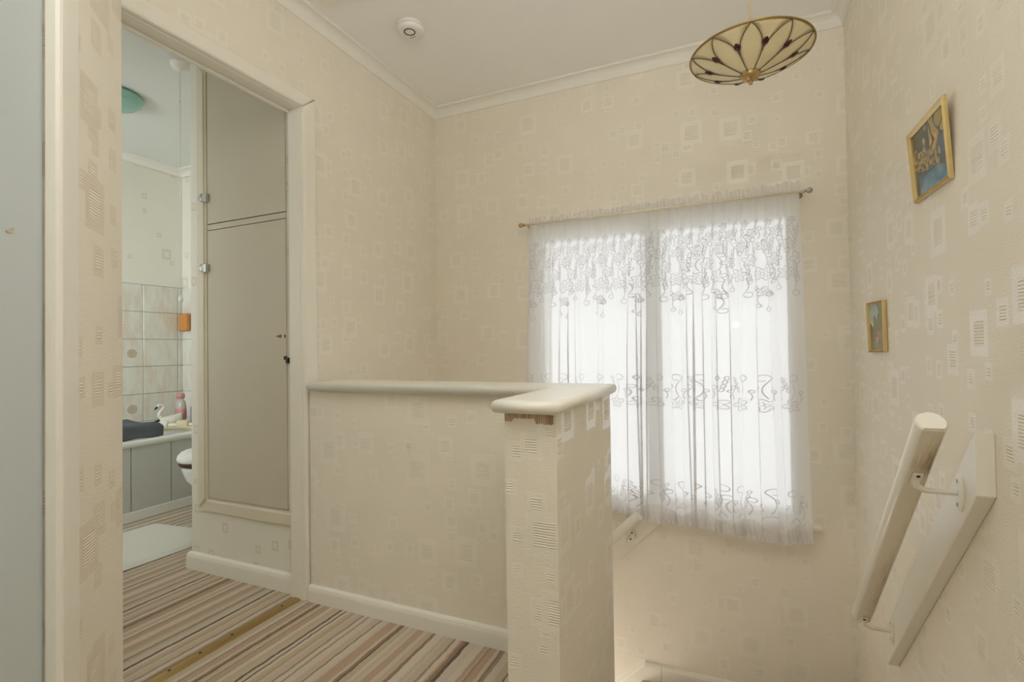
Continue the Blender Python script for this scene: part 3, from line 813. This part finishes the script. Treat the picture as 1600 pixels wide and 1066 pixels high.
def paint_water(u, v):
    """blue pool and boulders, cream speckled bank, orange sky through dark branches"""
    n1 = mn.noise(Vector((u*6, v*6, .3))); n2 = mn.noise(Vector((u*19, v*17, 4)))
    c = mixc((172, 160, 84), (206, 150, 70), (v-.1)*2.0+n1*.5)
    if u > .50 and (u-.62)**2/.012+(v-.42)**2/.020 < 1.3+n1: c = mixc((224, 150, 66), (216, 190, 96), .5+n2)
    if u > .70+.08*n1 and v > .34: c = mixc((40, 108, 140), (28, 82, 112), (v-.3)*3)
    br = abs(mn.noise(Vector((u*4.2+v*1.5, v*4.2-u*2, 9))))
    if v < .46 and br < .07+.09*(1-u): c = (34, 30, 22)
    if v < .46 and u < .52: c = mixc((40, 40, 28), (176, 164, 120), 2.2*mn.noise(Vector((u*7, v*9, 5)))-.1)
    bank = .40+.30*u*.9+.03*n2
    if v > bank-.05-.10*(1-u) and v < bank+.17 and u < .78:
        c = mixc((196, 170, 104), (92, 76, 46), .5+n2*1.4)
    pool = .56+.12*math.sin(u*3)+.03*n1
    if v > pool+.06*u: c = mixc((62, 104, 112), (34, 52, 56), .5+n1*1.2+.6*math.sin(v*38+n2*2))
    if (u-.55)**2/.20+(v-.98)**2/.065 < 1: c = mixc((34, 120, 158), (92, 156, 166), .4+n1+.6*(u-.5))
    if abs(u-.70-.16*(v-.6)) < .03 and .58 < v < .8: c = mixc((200, 190, 150), (60, 70, 60), .5+n2)
    return c
def paint_church(u, v):
    """church tower behind trees above a path"""
    n1 = mn.noise(Vector((u*8, v*8, 1))); n2 = mn.noise(Vector((u*22, v*22, 2)))
    c = mixc((134, 176, 192), (206, 206, 190), v*1.9+n1*.3)
    if u > .50+.10*math.sin(v*9)+.07*n1 and v < .62: c = mixc((96, 132, 50), (46, 78, 34), .5+n2*1.3-.3*(u-.5))
    if v > .44+.1*n1 and u < .34: c = mixc((96, 116, 54), (54, 76, 36), .5+n2)
    top = .23+abs(u-.36)*1.1
    if .26 < u < .48 and v > top and v < .84: c = mixc((150, 106, 74), (92, 62, 46), .4+n2+(.5 if abs(u-.40) < .03 and int(v*12) % 2 else 0))
    if v > .60+.05*n1 and u > .46: c = mixc((150, 132, 84), (178, 128, 100), .5+n1*1.5)
    if v > .80+.05*n1: c = mixc((84, 104, 60), (130, 120, 78), .5+n1*1.4)
    if abs(u-.42-.25*(v-.8)) < .07 and v > .72: c = mixc((196, 176, 140), (150, 128, 96), .5+n2)
    return c
picture('framed_picture', 'tilted gilt framed picture of blue water, higher of the two', (2.036, 1.648, 1.549), (2.036, 1.392, 1.544), (2.050, 1.406, 1.362), (2.050, 1.652, 1.367), .009, .0125, paint_water, 84, 64)
picture('framed_picture', 'small gilt framed picture of a brown tower, lower of the two', (2.0475, 2.208, 1.147), (2.0475, 1.982, 1.141), (2.0475, 1.977, .9715), (2.0475, 2.184, .968), .0115, .009, paint_church, 64, 56)

# ------------------------------------------------------------------ pendant lamp
PX, PY, ZRIM, RR = 1.668, 1.66, 1.868, .168
pl = thing('pendant_lamp', (PX, PY, ZC), 'cream glass pendant shade with petal leading and brass finial', 'pendant lamp')
Z0 = ZRIM-.062
def cone(a, s):
    r_ = .022+(RR-.022)*s; z = Z0+(ZRIM-Z0)*(s-.10*math.sin(PI*s)); return Vector((PX+r_*math.cos(a), PY+r_*math.sin(a), z))
NP = 10; de = PI/NP; A0 = math.radians(-90); SM = .42
def hw_(s): return de if s <= SM else de*(1-((s-SM)/(1-SM))**1.7)
def patch(fl, fr, s0, s1, a, ns=10, na=5):
    bm = bmesh.new(); g = []
    for i in range(ns+1):
        s = s0+(s1-s0)*i/ns; l, r_ = fl(s), fr(s); g.append([cone(a+l+(r_-l)*j/na, s) for j in range(na+1)])
    vv_ = [[bm.verts.new(p) for p in row] for row in g]
    for i in range(ns):
        for j in range(na): bm.faces.new((vv_[i][j], vv_[i][j+1], vv_[i+1][j+1], vv_[i+1][j]))
    bmesh.ops.remove_doubles(bm, verts=bm.verts, dist=1e-6)
    r = bmesh.ops.extrude_face_region(bm, geom=bm.faces[:]); bmesh.ops.translate(bm, verts=[v for v in r['geom'] if isinstance(v, bmesh.types.BMVert)], vec=(0, 0, .003))
    return bm
for k in range(NP):
    a = A0+2*de*k
    finish('petal_panel', patch(lambda s: -hw_(s)*.985, lambda s: hw_(s)*.985, 0, 1, a), M['shade'], pl, True)
    finish('rim_panel', patch(lambda s: -(de-hw_(s))*.97, lambda s: (de-hw_(s))*.97, SM, 1, a+de, 8, 4), M['shade'], pl, True)
    bm = bmesh.new(); dn = Vector((0, 0, -.0015))
    tube(bm, [cone(a+de, s/8*SM)+dn for s in range(9)], .0009, 6)
    for sg in (-1, 1): tube(bm, [cone(a+de+sg*(de-hw_(SM+(1-SM)*s/12)), SM+(1-SM)*s/12)+dn for s in range(13)], .0009, 6)
    finish('leading', bm, M['leading'], pl, True)
    bm = bmesh.new(); ea = a+de; rg = []
    for i in range(7):
        q = i/6; s = SM+.13+.17*q; wd = .0095*math.sin(PI*min(max(q, .04), .96))**.8
        c = cone(ea, s); tn = Vector((-math.sin(ea), math.cos(ea), 0)); rg.append([c+tn*wd*math.cos(2*PI*j/8)+Vector((0, 0, -.0045*math.sin(2*PI*j/8)*math.sin(PI*q)-.002)) for j in range(8)])
    loft(bm, rg); finish('gem', bm, M['gem'], pl, True)
bm = bmesh.new(); tube(bm, [cone(2*PI*k/64, 1)+Vector((0, 0, .001)) for k in range(65)], .003, 8, False); finish('rim', bm, M['old_brass'], pl, True)
bm = bmesh.new(); lathe(bm, [(.002, Z0-.030), (.005, Z0-.0285), (.006, Z0-.025), (.0045, Z0-.021), (.004, Z0-.020), (.014, Z0-.017), (.024, Z0-.008), (.029, Z0+.002), (.029, Z0+.005), (.020, Z0+.008)], (PX, PY, 0), 24); finish('finial', bm, M['brass'], pl, True)
bm = bmesh.new(); tube(bm, [(PX, PY, Z0), (PX, PY, ZRIM+.08)], .005, 8); lathe(bm, [(.004, ZRIM+.075), (.017, ZRIM+.06), (.017, ZRIM+.005), (.012, ZRIM)], (PX, PY, 0), 16); finish('lamp_holder', bm, M['old_brass'], pl, True)
bm = bmesh.new(); tube(bm, [(PX, PY, ZRIM+.075), (PX, PY, ZC-.02)], .0032, 8); finish('cord', bm, M['cord'], pl, True)
for k in range(3):
    a = 2*PI*k/3+.4; bm = bmesh.new(); tube(bm, [cone(a, 1), (PX+.008*math.cos(a), PY+.008*math.sin(a), ZRIM+.07)], .0014, 6); finish('chain', bm, M['old_brass'], pl, True)
bm = bmesh.new(); lathe(bm, [(.045, ZC), (.045, ZC-.008), (.02, ZC-.024), (.005, ZC-.026)], (PX, PY, 0), 24); finish('ceiling_rose', bm, M['plastic'], pl, True)

# ------------------------------------------------------------------ smoke alarm
SX, SY = .338, 1.828
sa = thing('smoke_alarm', (SX, SY, ZC), 'round white smoke alarm on the ceiling near the cornice', 'smoke alarm')
bm = bmesh.new(); lathe(bm, [(.058, ZC), (.058, ZC-.012), (.050, ZC-.014)], (SX, SY, 0), 40); finish('base', bm, M['plastic'], sa, True)
bm = bmesh.new(); lathe(bm, [(.050, ZC-.0125), (.050, ZC-.0175)], (SX, SY, 0), 40); finish('vent', bm, M['dark'], sa, True)
bm = bmesh.new(); lathe(bm, [(.050, ZC-.016), (.0575, ZC-.017), (.059, ZC-.022), (.056, ZC-.029), (.046, ZC-.033), (.030, ZC-.0345), (.001, ZC-.035)], (SX, SY, 0), 40); finish('cover', bm, M['plastic'], sa, True)
bm = bmesh.new()
n_ = 36; rg = [[(SX+.002+r_*math.cos(2*PI*j/n_), SY-.008+r_*math.sin(2*PI*j/n_), z) for j in range(n_)] for r_, z in ((.0245, ZC-.033), (.0245, ZC-.0362), (.0205, ZC-.0362), (.0205, ZC-.033))]
loft(bm, rg, False); finish('test_button_ring', bm, M['dark'], sa)
bm = bmesh.new()
for i in range(6): box(bm, (SX-.022+i*.005, SY+.0285, ZC-.0352), (SX-.0185+i*.005, SY+.0305, ZC-.0335))
o = finish('printed_mark', bm, M['screw'], sa); o['kind'] = 'stuff'

# ------------------------------------------------------------------ bathroom shell
XB, YB2 = -2.35, 2.57
YC = 1.56; XCW = -.728
tw = struct(B('wall_bath', (XB-.1, -.4, 0), (XB-.004, YB2+.1, ZC+.05), M['bath_paper']), 'bathroom wall papered above and tiled below beside the bath')
bw = struct(B('wall_bath_far', (XB-.1, YB2+.004, 0), (-.1, YB2+.14, ZC+.05), M['bath_paper']), 'short far bathroom wall behind the toilet')
struct(gridwall('wall_bath_window', [XB-.1, -1.85, -.85, -.1], [0, 1.0, 1.95, ZC+.05], {(1, 1)}, .1, lambda u, v, k: (u, -.3-k, v), M['bath_paper']))
struct(B('wall_bath_near', (-.11, -.3, 0), (-.10, .70, ZC+.05), M['bath_paper']))
struct(B('wall_cupboard_side', (XCW, YC+.04, 0), (XCW+.04, YB2, ZC), M['bath_paper']))
struct(B('ceiling_bathroom', (XB-.1, -.4, ZC), (-.101, YB2+.14, ZC+.06), M['bath_ceiling']), 'white bathroom ceiling seen through the doorway', 'ceiling')
cornice('trim_5', (XB, -.3), (XB, YB2), (1, 0), 0, 1, .075, .04)
cornice('trim_6', (XB, YB2), (XCW, YB2), (0, -1), 1, 0, .075, .04)

# cupboard front: papered stud wall with two painted doors
CZ0, CZG = .335, 1.578
cw = struct(gridwall('wall_cupboard', [XCW, -.605, -.112, -.0585], [0, CZ0, 2.30, ZC], {(1, 1)}, .04, lambda u, v, k: (u, YC+k, v), M['bath_paper']), 'papered stud wall around the built-in cupboard doors')
cb = thing('airing_cupboard', (-.35, YC, CZ0), 'built-in cupboard with two flush cream doors inside the bathroom doorway', 'cupboard')
B('back_panel', (-.605, YC+.03, CZ0), (-.109, YC+.038, 2.30), M['dark'], cb)
dl = B('door', (-.602, YC-.006, CZ0+.004), (-.112, YC+.014, CZG-.017), M['cup_paint'], cb, .0012)
du = B('door', (-.602, YC-.006, CZG+.015), (-.112, YC+.014, 2.297), M['cup_paint'], cb, .0012)
B('rail', (-.605, YC-.004, CZG-.0135), (-.112, YC+.012, CZG+.0115), M['cup_paint'], cb, .001)
tr_ = [(-.668, .272), (-.06, .272), (-.06, .332), (-.608, .332)]
def ctrim(pts):
    bm = bmesh.new(); prism(bm, [Vector((x, YC-.0005, z)) for x, z in pts], (0, -.016, 0)); bmesh.ops.recalc_face_normals(bm, faces=bm.faces)
    top = [e for e in bm.edges if all(v.co.y < YC-.012 for v in e.verts)]
    bmesh.ops.bevel(bm, geom=top, offset=.009, segments=3, affect='EDGES'); return finish('trim', bm, M['cup_trim'], cb)
ctrim(tr_); ctrim([(-.668, .272), (-.608, .332), (-.608, 2.30), (-.668, 2.36)])
for dr, z in ((du, 1.712), (dl, 1.388)):
    hg = B('hinge', (-.612, YC-.026, z-.020), (-.590, YC-.0055, z+.020), M['chrome'], dr, .003)
    bm = bmesh.new(); lathe(bm, [(.0075, -.017), (.0085, -.015), (.0085, .015), (.0075, .017)], (-.616, YC-.022, z), 12); finish('knuckle', bm, M['chrome'], hg, True)
    bm = bmesh.new(); box(bm, (-.634, YC-.030, z-.011), (-.614, YC-.014, z+.009), .003); finish('knuckle', bm, M['chrome'], hg)
bm = bmesh.new(); cc = []
for k in range(16):
    a = 2*PI*k/16; cc.append(Vector((-.150+.016*math.cos(a)-.005*math.cos(2*a), YC-.0062, 1.066+.0062*math.sin(a)*(1.1+math.cos(a)*.6))))
prism(bm, cc, (0, -.0012, 0)); finish('paint_chip', bm, M['chip'], dl)
B('keyhole', (-.1215, YC-.0075, 1.060), (-.1155, YC-.005, 1.072), M['dark'], dl)
B('latch', (-.1235, YC-.010, .966), (-.111, YC-.003, .982), M['screw'], dl, .001)
B('striker', (-.1105, YC-.012, .952), (-.098, YC-.0005, .975), M['screw'], cb, .001)
skirting('baseboard_cupboard', (XCW, YC), (-.06, YC), (0, -1), .078, .018, 0, 'white_gloss', (1, 0))
skirting('baseboard_cupboard_side', (XCW, YB2), (XCW, YC), (-1, 0), .078, .018, 0, 'white_gloss', (0, 1))

# tiles: 200 mm courses up to 1.51 on the bath wall and the far wall
def tile(parent, x0, x1, y0, y1, z0, z1, nrm):
    bm = bmesh.new(); box(bm, (x0, y0, z0), (x1, y1, z1), .0022, 1); return finish('tile', bm, M['tile'], parent)
yj = [YB2-.0015]
ys = [1.53, 1.78, 2.03, 2.28, 2.53, YB2]
for r in range(6):
    z0, z1 = .307+.2*r, .507+.2*r
    for y0, y1 in zip(ys, ys[1:]):
        o = tile(tw, XB-.004, XB+.006, y0+.0015, y1-.0015, z0+.0015, z1-.0015, (1, 0, 0))
        if (r in (1, 3)) and y0 == 2.03:
            yy = 2.206; bm = bmesh.new(); zz = (z0+z1)/2-.004
            lathe(bm, [(.032, XB+.0055), (.032, XB+.0068), (.030, XB+.0071)], (0, yy, zz), 24, 'x')
            finish('emblem', bm, M['emblem'], o, False, True, (XB+.0068, yy, zz))
    for x0, x1 in ((XB+.006, -2.11), (-2.11, -1.86), (-1.86, -1.61)):
        tile(bw, x0+.0015, x1-.0015, YB2-.006, YB2+.004, z0+.0015, z1-.0015, (0, -1, 0))
B('tile_edging', (XB-.004, 1.53, 1.508), (XB+.008, YB2, 1.516), M['acrylic'], tw, .002)

# bath
XT = -1.685
bt = thing('bathtub', (-2.0, 1.7, 0), 'white bathtub with grey panelled side along the tiled wall', 'bathtub')
B('plinth', (XT-.03, .9, .001), (XT+.006, YB2-.012, .062), M['acrylic'], bt, .004)
for y0, y1 in ((.9, 1.36), (1.36, 1.832), (1.832, 2.065), (2.065, 2.33), (2.33, 2.558)):
    B('side_panel', (XT-.016, y0+.002, .063), (XT, y1-.002, .445), M['bath_panel'], bt, .002)
bm = bmesh.new(); rings = []
for ins, z in ((0, .44), (-.010, .445), (-.012, .47), (0, .48), (.055, .48), (.072, .465), (.10, .25), (.16, .14)):
    x0, x1, y0, y1 = XB+.022+ins, XT+.0-ins, .92+ins, YB2-.022-ins; rr_ = .004 if ins < .05 else .12; rg_ = []
    for cx, cy, a in ((x1-rr_, y1-rr_, 0), (x0+rr_, y1-rr_, 1), (x0+rr_, y0+rr_, 2), (x1-rr_, y0+rr_, 3)):
        for k in range(5): an = (a+k/4)*PI/2; rg_.append((cx+rr_*math.cos(an), cy+rr_*math.sin(an), z))
    rings.append(rg_)
loft(bm, rings, False); bm.faces.new([bm.verts[i] for i in []]) if False else None
bm.verts.ensure_lookup_table(); bm.faces.new([bm.verts[len(bm.verts)-20+i] for i in range(20)])
finish('tub', bm, M['acrylic'], bt, True)

# grey towel folded over the bath, tray and toiletries
def cloth_block(name, x0, x1, y0, y1, z0, z1, mat, label, cat):
    bm = bmesh.new(); nx, ny = 14, 16; g = []
    for i in range(nx+1):
        row = []
        for j in range(ny+1):
            u, v = i/nx, j/ny
            # profile: hangs down in front (x1 side), flat on top
            if u < .35: x = x1+.004*math.sin(v*9); z = z0+(z1-z0-.02)*u/.35
            elif u < .5: q = (u-.35)/.15; x = x1-.03*(1-math.cos(q*PI/2)); z = z1-.02+.02*math.sin(q*PI/2)
            else: q = (u-.5)/.5; x = x1-.03-(x1-.03-x0)*q; z = z1-.010*math.sin(q*PI)
            e = min(v, 1-v); z -= .018*max(0, 1-e/.10)**2*(u > .35)
            row.append(bm.verts.new((x, y0+(y1-y0)*v+.02*(u-.3)*(v-.5), z+.003*math.sin(v*13+u*7))))
        g.append(row)
    for i in range(nx):
        for j in range(ny): bm.faces.new((g[i][j], g[i+1][j], g[i+1][j+1], g[i][j+1]))
    bmesh.ops.recalc_face_normals(bm, faces=bm.faces)
    bmesh.ops.solidify(bm, geom=bm.faces[:], thickness=.012)
    return tag(finish(name, bm, M[mat], None, True), label, cat)
cloth_block('towel', -2.06, -1.712, 1.66, 2.035, .483, .572, 'towel', 'dark grey folded towel lying over the bath edge', 'towel')
tra = thing('bath_tray', (-1.93, 2.20, .48), 'cream plastic tray of toiletries on the bath corner', 'tray')
TR_ = Matrix.Translation((-1.93, 2.225, 0)) @ Matrix.Rotation(math.radians(33), 4, 'Z')
bm = bmesh.new(); rings = []
for ins, z in ((.012, .482), (0, .500), (0, .508), (.008, .508), (.012, .494)):
    rings.append([TR_ @ Vector((sx_*(.175-ins), sy_*(.10-ins), z)) for sx_, sy_ in ((-1, -1), (1, -1), (1, 1), (-1, 1))])
loft(bm, rings); finish('tray', bm, M['cream_plastic'], tra)
TM = lambda x, y, z, rz=0: Matrix.Translation((-1.93, 2.225, 0)) @ Matrix.Rotation(math.radians(33), 4, 'Z') @ Matrix.Translation((x, y, z)) @ Matrix.Rotation(rz, 4, 'Z')
bm = bmesh.new(); prism(bm, [TM(-.05, -.055, .494, .2) @ Vector(p) for p in ((-.065, -.012, .001), (.035, -.012, .001), (.045, -.012, .048), (.02, -.012, .058), (-.06, -.012, .022))], (TM(0, 0, 0).to_3x3() @ Vector((0, .024, 0))))
tag(finish('soap_carton', bm, M['soap']), 'white wedge shaped carton leaning on the bath tray', 'carton')
bm = bmesh.new(); box(bm, (-.02, -.018, .4955), (.045, .022, .545), .004, 2, TM(.075, -.05, 0, .1)); tag(finish('cream_pot', bm, M['cream_plastic']), 'cream square pot on the bath tray beside the carton', 'pot')
# swan planter
sw = thing('swan_planter', (-2.125, 2.335, .48), 'white swan planter with black beak behind the bath tray', 'planter')
SWM = Matrix.Translation((-2.125, 2.335, .482)) @ Matrix.Rotation(math.radians(62), 4, 'Z') @ Matrix.Scale(1.0, 4)
bm = bmesh.new(); rings = []
for k in range(9):
    q = k/8; x = -.062+.135*q; wd = .045*math.sin(PI*min(max(.1+.85*q, .05), .97))**.7; hh = .028+.018*q
    rings.append([SWM @ Vector((x, wd*math.cos(2*PI*j/14), .034+hh*math.sin(2*PI*j/14)+.010*q*q)) for j in range(14)])
loft(bm, rings); finish('body', bm, M['swan'], sw, True)
bm = bmesh.new(); path = bez([(-.045, 0, .045), (-.066, 0, .075), (-.058, 0, .105), (-.040, 0, .128), (-.046, 0, .148), (-.064, 0, .150), (-.076, 0, .138)], 5)
tube(bm, [SWM @ p for p in path], [.016-.008*min(1, i/18) + (.004 if i > 24 else 0) for i in range(len(path))], 10); finish('neck', bm, M['swan'], sw, True)
bm = bmesh.new(); tube(bm, [SWM @ Vector(p) for p in ((-.074, 0, .141), (-.086, 0, .128), (-.094, 0, .116))], [.008, .006, .002], 8); finish('beak', bm, M['black_glaze'], sw, True)
bm = bmesh.new(); tube(bm, [SWM @ Vector(p) for p in ((-.062, 0, .038), (-.085, 0, .028), (-.095, 0, .010), (-.07, 0, .006))], [.012, .016, .014, .01], 8); finish('painted_breast', bm, M['black_glaze'], sw, True)
# bottles
bo = thing('shampoo_bottle', (-2.15, 2.42, .48), 'frosted bottle with pink cap behind the swan planter', 'bottle')
bc = (-2.15, 2.425, 0)
bm = bmesh.new(); lathe(bm, [(.030, .48), (.040, .484), (.042, .60), (.036, .64), (.020, .665), (.018, .668)], bc, 20); bmesh.ops.scale(bm, vec=(1, .8, 1), space=Matrix.Translation((2.15, -2.425, 0)), verts=bm.verts); finish('body', bm, M['clear_bottle'], bo, True)
bm = bmesh.new(); lathe(bm, [(.018, .666), (.027, .668), (.027, .698), (.024, .703), (.002, .704)], bc, 18); finish('cap', bm, M['pink'], bo, True)
bm = bmesh.new(); lathe(bm, [(.0425, .52), (.0432, .522), (.0428, .59), (.042, .592)], bc, 20); bmesh.ops.scale(bm, vec=(1, .8, 1), space=Matrix.Translation((2.15, -2.425, 0)), verts=bm.verts); finish('label', bm, M['pink'], bo, True)
bo = thing('lilac_bottle', (-2.05, 2.47, .48), 'lilac bottle with white cap at the tap end of the bath', 'bottle')
bc = (-2.06, 2.478, 0)
bm = bmesh.new(); lathe(bm, [(.028, .48), (.034, .484), (.034, .60), (.015, .622), (.014, .625)], bc, 18); finish('body', bm, M['lilac'], bo, True)
bm = bmesh.new(); lathe(bm, [(.014, .623), (.018, .625), (.018, .648), (.002, .65)], bc, 18); finish('cap', bm, M['soap'], bo, True)

# sponge on a hook, pull cord, lamp
sp = thing('bath_sponge', (-2.29, YB2-.03, 1.24), 'orange sponge hanging on the tiles above the bath', 'sponge')
bm = bmesh.new(); box(bm, (-2.338, YB2-.046, 1.172), (-2.235, YB2-.007, 1.305), .012, 3); finish('block', bm, M['sponge'], sp, True)
bm = bmesh.new(); tube(bm, [(-2.28, YB2-.02, 1.30), (-2.275, YB2-.012, 1.325), (-2.27, YB2-.006, 1.345)], .0015, 6); finish('loop', bm, M['soap'], sp, True)
pc = thing('pull_cord_switch', (-.838, 1.586, ZC), 'white pull cord switch hanging from the bathroom ceiling', 'light switch')
bm = bmesh.new(); lathe(bm, [(.042, ZC), (.042, ZC-.010), (.034, ZC-.030), (.014, ZC-.036), (.005, ZC-.046)], (-.842, 1.586, 0), 24); finish('base', bm, M['plastic'], pc, True)
bm = bmesh.new(); tube(bm, [(-.842, 1.586, ZC-.04), (-.842, 1.586, 1.275)], .0016, 6); tube(bm, [(-.842, 1.586, ZC-.04-.15), (-.842, 1.586, ZC-.04-.165)], .004, 8); finish('cord', bm, M['plastic'], pc, True)
bm = bmesh.new(); lathe(bm, [(.002, 1.283), (.006, 1.277), (.0105, 1.262), (.0095, 1.252), (.002, 1.246)], (-.842, 1.586, 0), 12); finish('pull', bm, M['plastic'], pc, True)
cl = thing('ceiling_lamp', (-1.42, 1.62, ZC), 'teal glass dome lamp on the bathroom ceiling', 'ceiling lamp')
bc = (-1.475, 1.615, 0)
bm = bmesh.new(); lathe(bm, [(.11, ZC), (.11, ZC-.02), (.10, ZC-.022)], bc, 32); finish('base', bm, M['plastic'], cl, True)
bm = bmesh.new(); lathe(bm, [(.150, ZC-.012), (.152, ZC-.018), (.145, ZC-.034), (.12, ZC-.055), (.07, ZC-.072), (.02, ZC-.078), (.001, ZC-.078)], bc, 40); finish('dome', bm, M['teal'], cl, True)
bm = bmesh.new(); box(bm, (-1.350, 1.60, ZC-.05), (-1.335, 1.615, ZC-.008), .003); finish('clip', bm, M['chrome'], cl)

# toilet with fleece lid cover
TX, TY = -1.085, 1.75
tl = thing('toilet', (TX, 2.2, 0), 'white toilet with fluffy lid cover and dark wooden seat', 'toilet')
def egg(cx, y0, wd, ln, z, n=28, pw=1.0):
    out = []
    for j in range(n):
        a = 2*PI*j/n; y = -math.cos(a); x = math.sin(a)
        yy = y0+ln/2+y*ln/2; out.append((cx+x*wd/2*(1-.10*(-y)), yy, z))
    return out
bm = bmesh.new()
loft(bm, [egg(TX, TY+.20, .20, .38, .002), egg(TX, TY+.21, .18, .37, .05), egg(TX, TY+.19, .17, .36, .14), egg(TX, TY+.10, .25, .43, .23), egg(TX, TY+.03, .32, .48, .31), egg(TX, TY+.012, .345, .49, .36), egg(TX, TY+.01, .35, .49, .388)])
finish('bowl', bm, M['porcelain'], tl, True)
bm = bmesh.new(); loft(bm, [egg(TX, TY, .372, .50, .389), egg(TX, TY-.003, .380, .505, .396), egg(TX, TY-.003, .380, .505, .404), egg(TX, TY, .37, .50, .410)]); finish('seat', bm, M['mahogany'], tl, True)
bm = bmesh.new(); rr2 = random.Random(4); rg = []
for k, (g, z) in enumerate(((-.004, .411), (.012, .416), (.018, .428), (.012, .444), (-.02, .458), (-.08, .466), (-.2, .469))):
    rg.append([Vector(p)+Vector((rr2.uniform(-1, 1), rr2.uniform(-1, 1), rr2.uniform(-1, 1)))*.002 for p in egg(TX, TY-.002-g/2, .375+g, .50+g, z, 40)])
loft(bm, rg); finish('lid_cover', bm, M['fleece'], tl, True)
B('cistern', (TX-.21, 2.38, .40), (TX+.21, 2.562, .78), M['porcelain'], tl, .02, 3)
B('outlet', (TX-.07, 2.15, .02), (TX+.07, 2.562, .40), M['porcelain'], tl, .02, 2)

# bath mat
bm = bmesh.new(); nx, ny = 30, 36; g = []
for i in range(nx+1):
    row = []
    for j in range(ny+1):
        u, v = i/nx, j/ny; e = min(u, 1-u, v, 1-v)
        x = -1.52+.545*u+.03*(v-.5); y = 1.16+.71*v+.055*(u)
        row.append(bm.verts.new((x+.002*mn.noise(Vector((u*40, v*40, 0))), y, .0015+.015*min(1, e/.02)+.0025*mn.noise(Vector((u*60, v*60, 3))))))
    g.append(row)
for i in range(nx):
    for j in range(ny): bm.faces.new((g[i][j], g[i+1][j], g[i+1][j+1], g[i][j+1]))
tag(finish('bath_mat', bm, M['mat'], None, True), 'white pile bath mat on the striped bathroom carpet', 'bath mat')
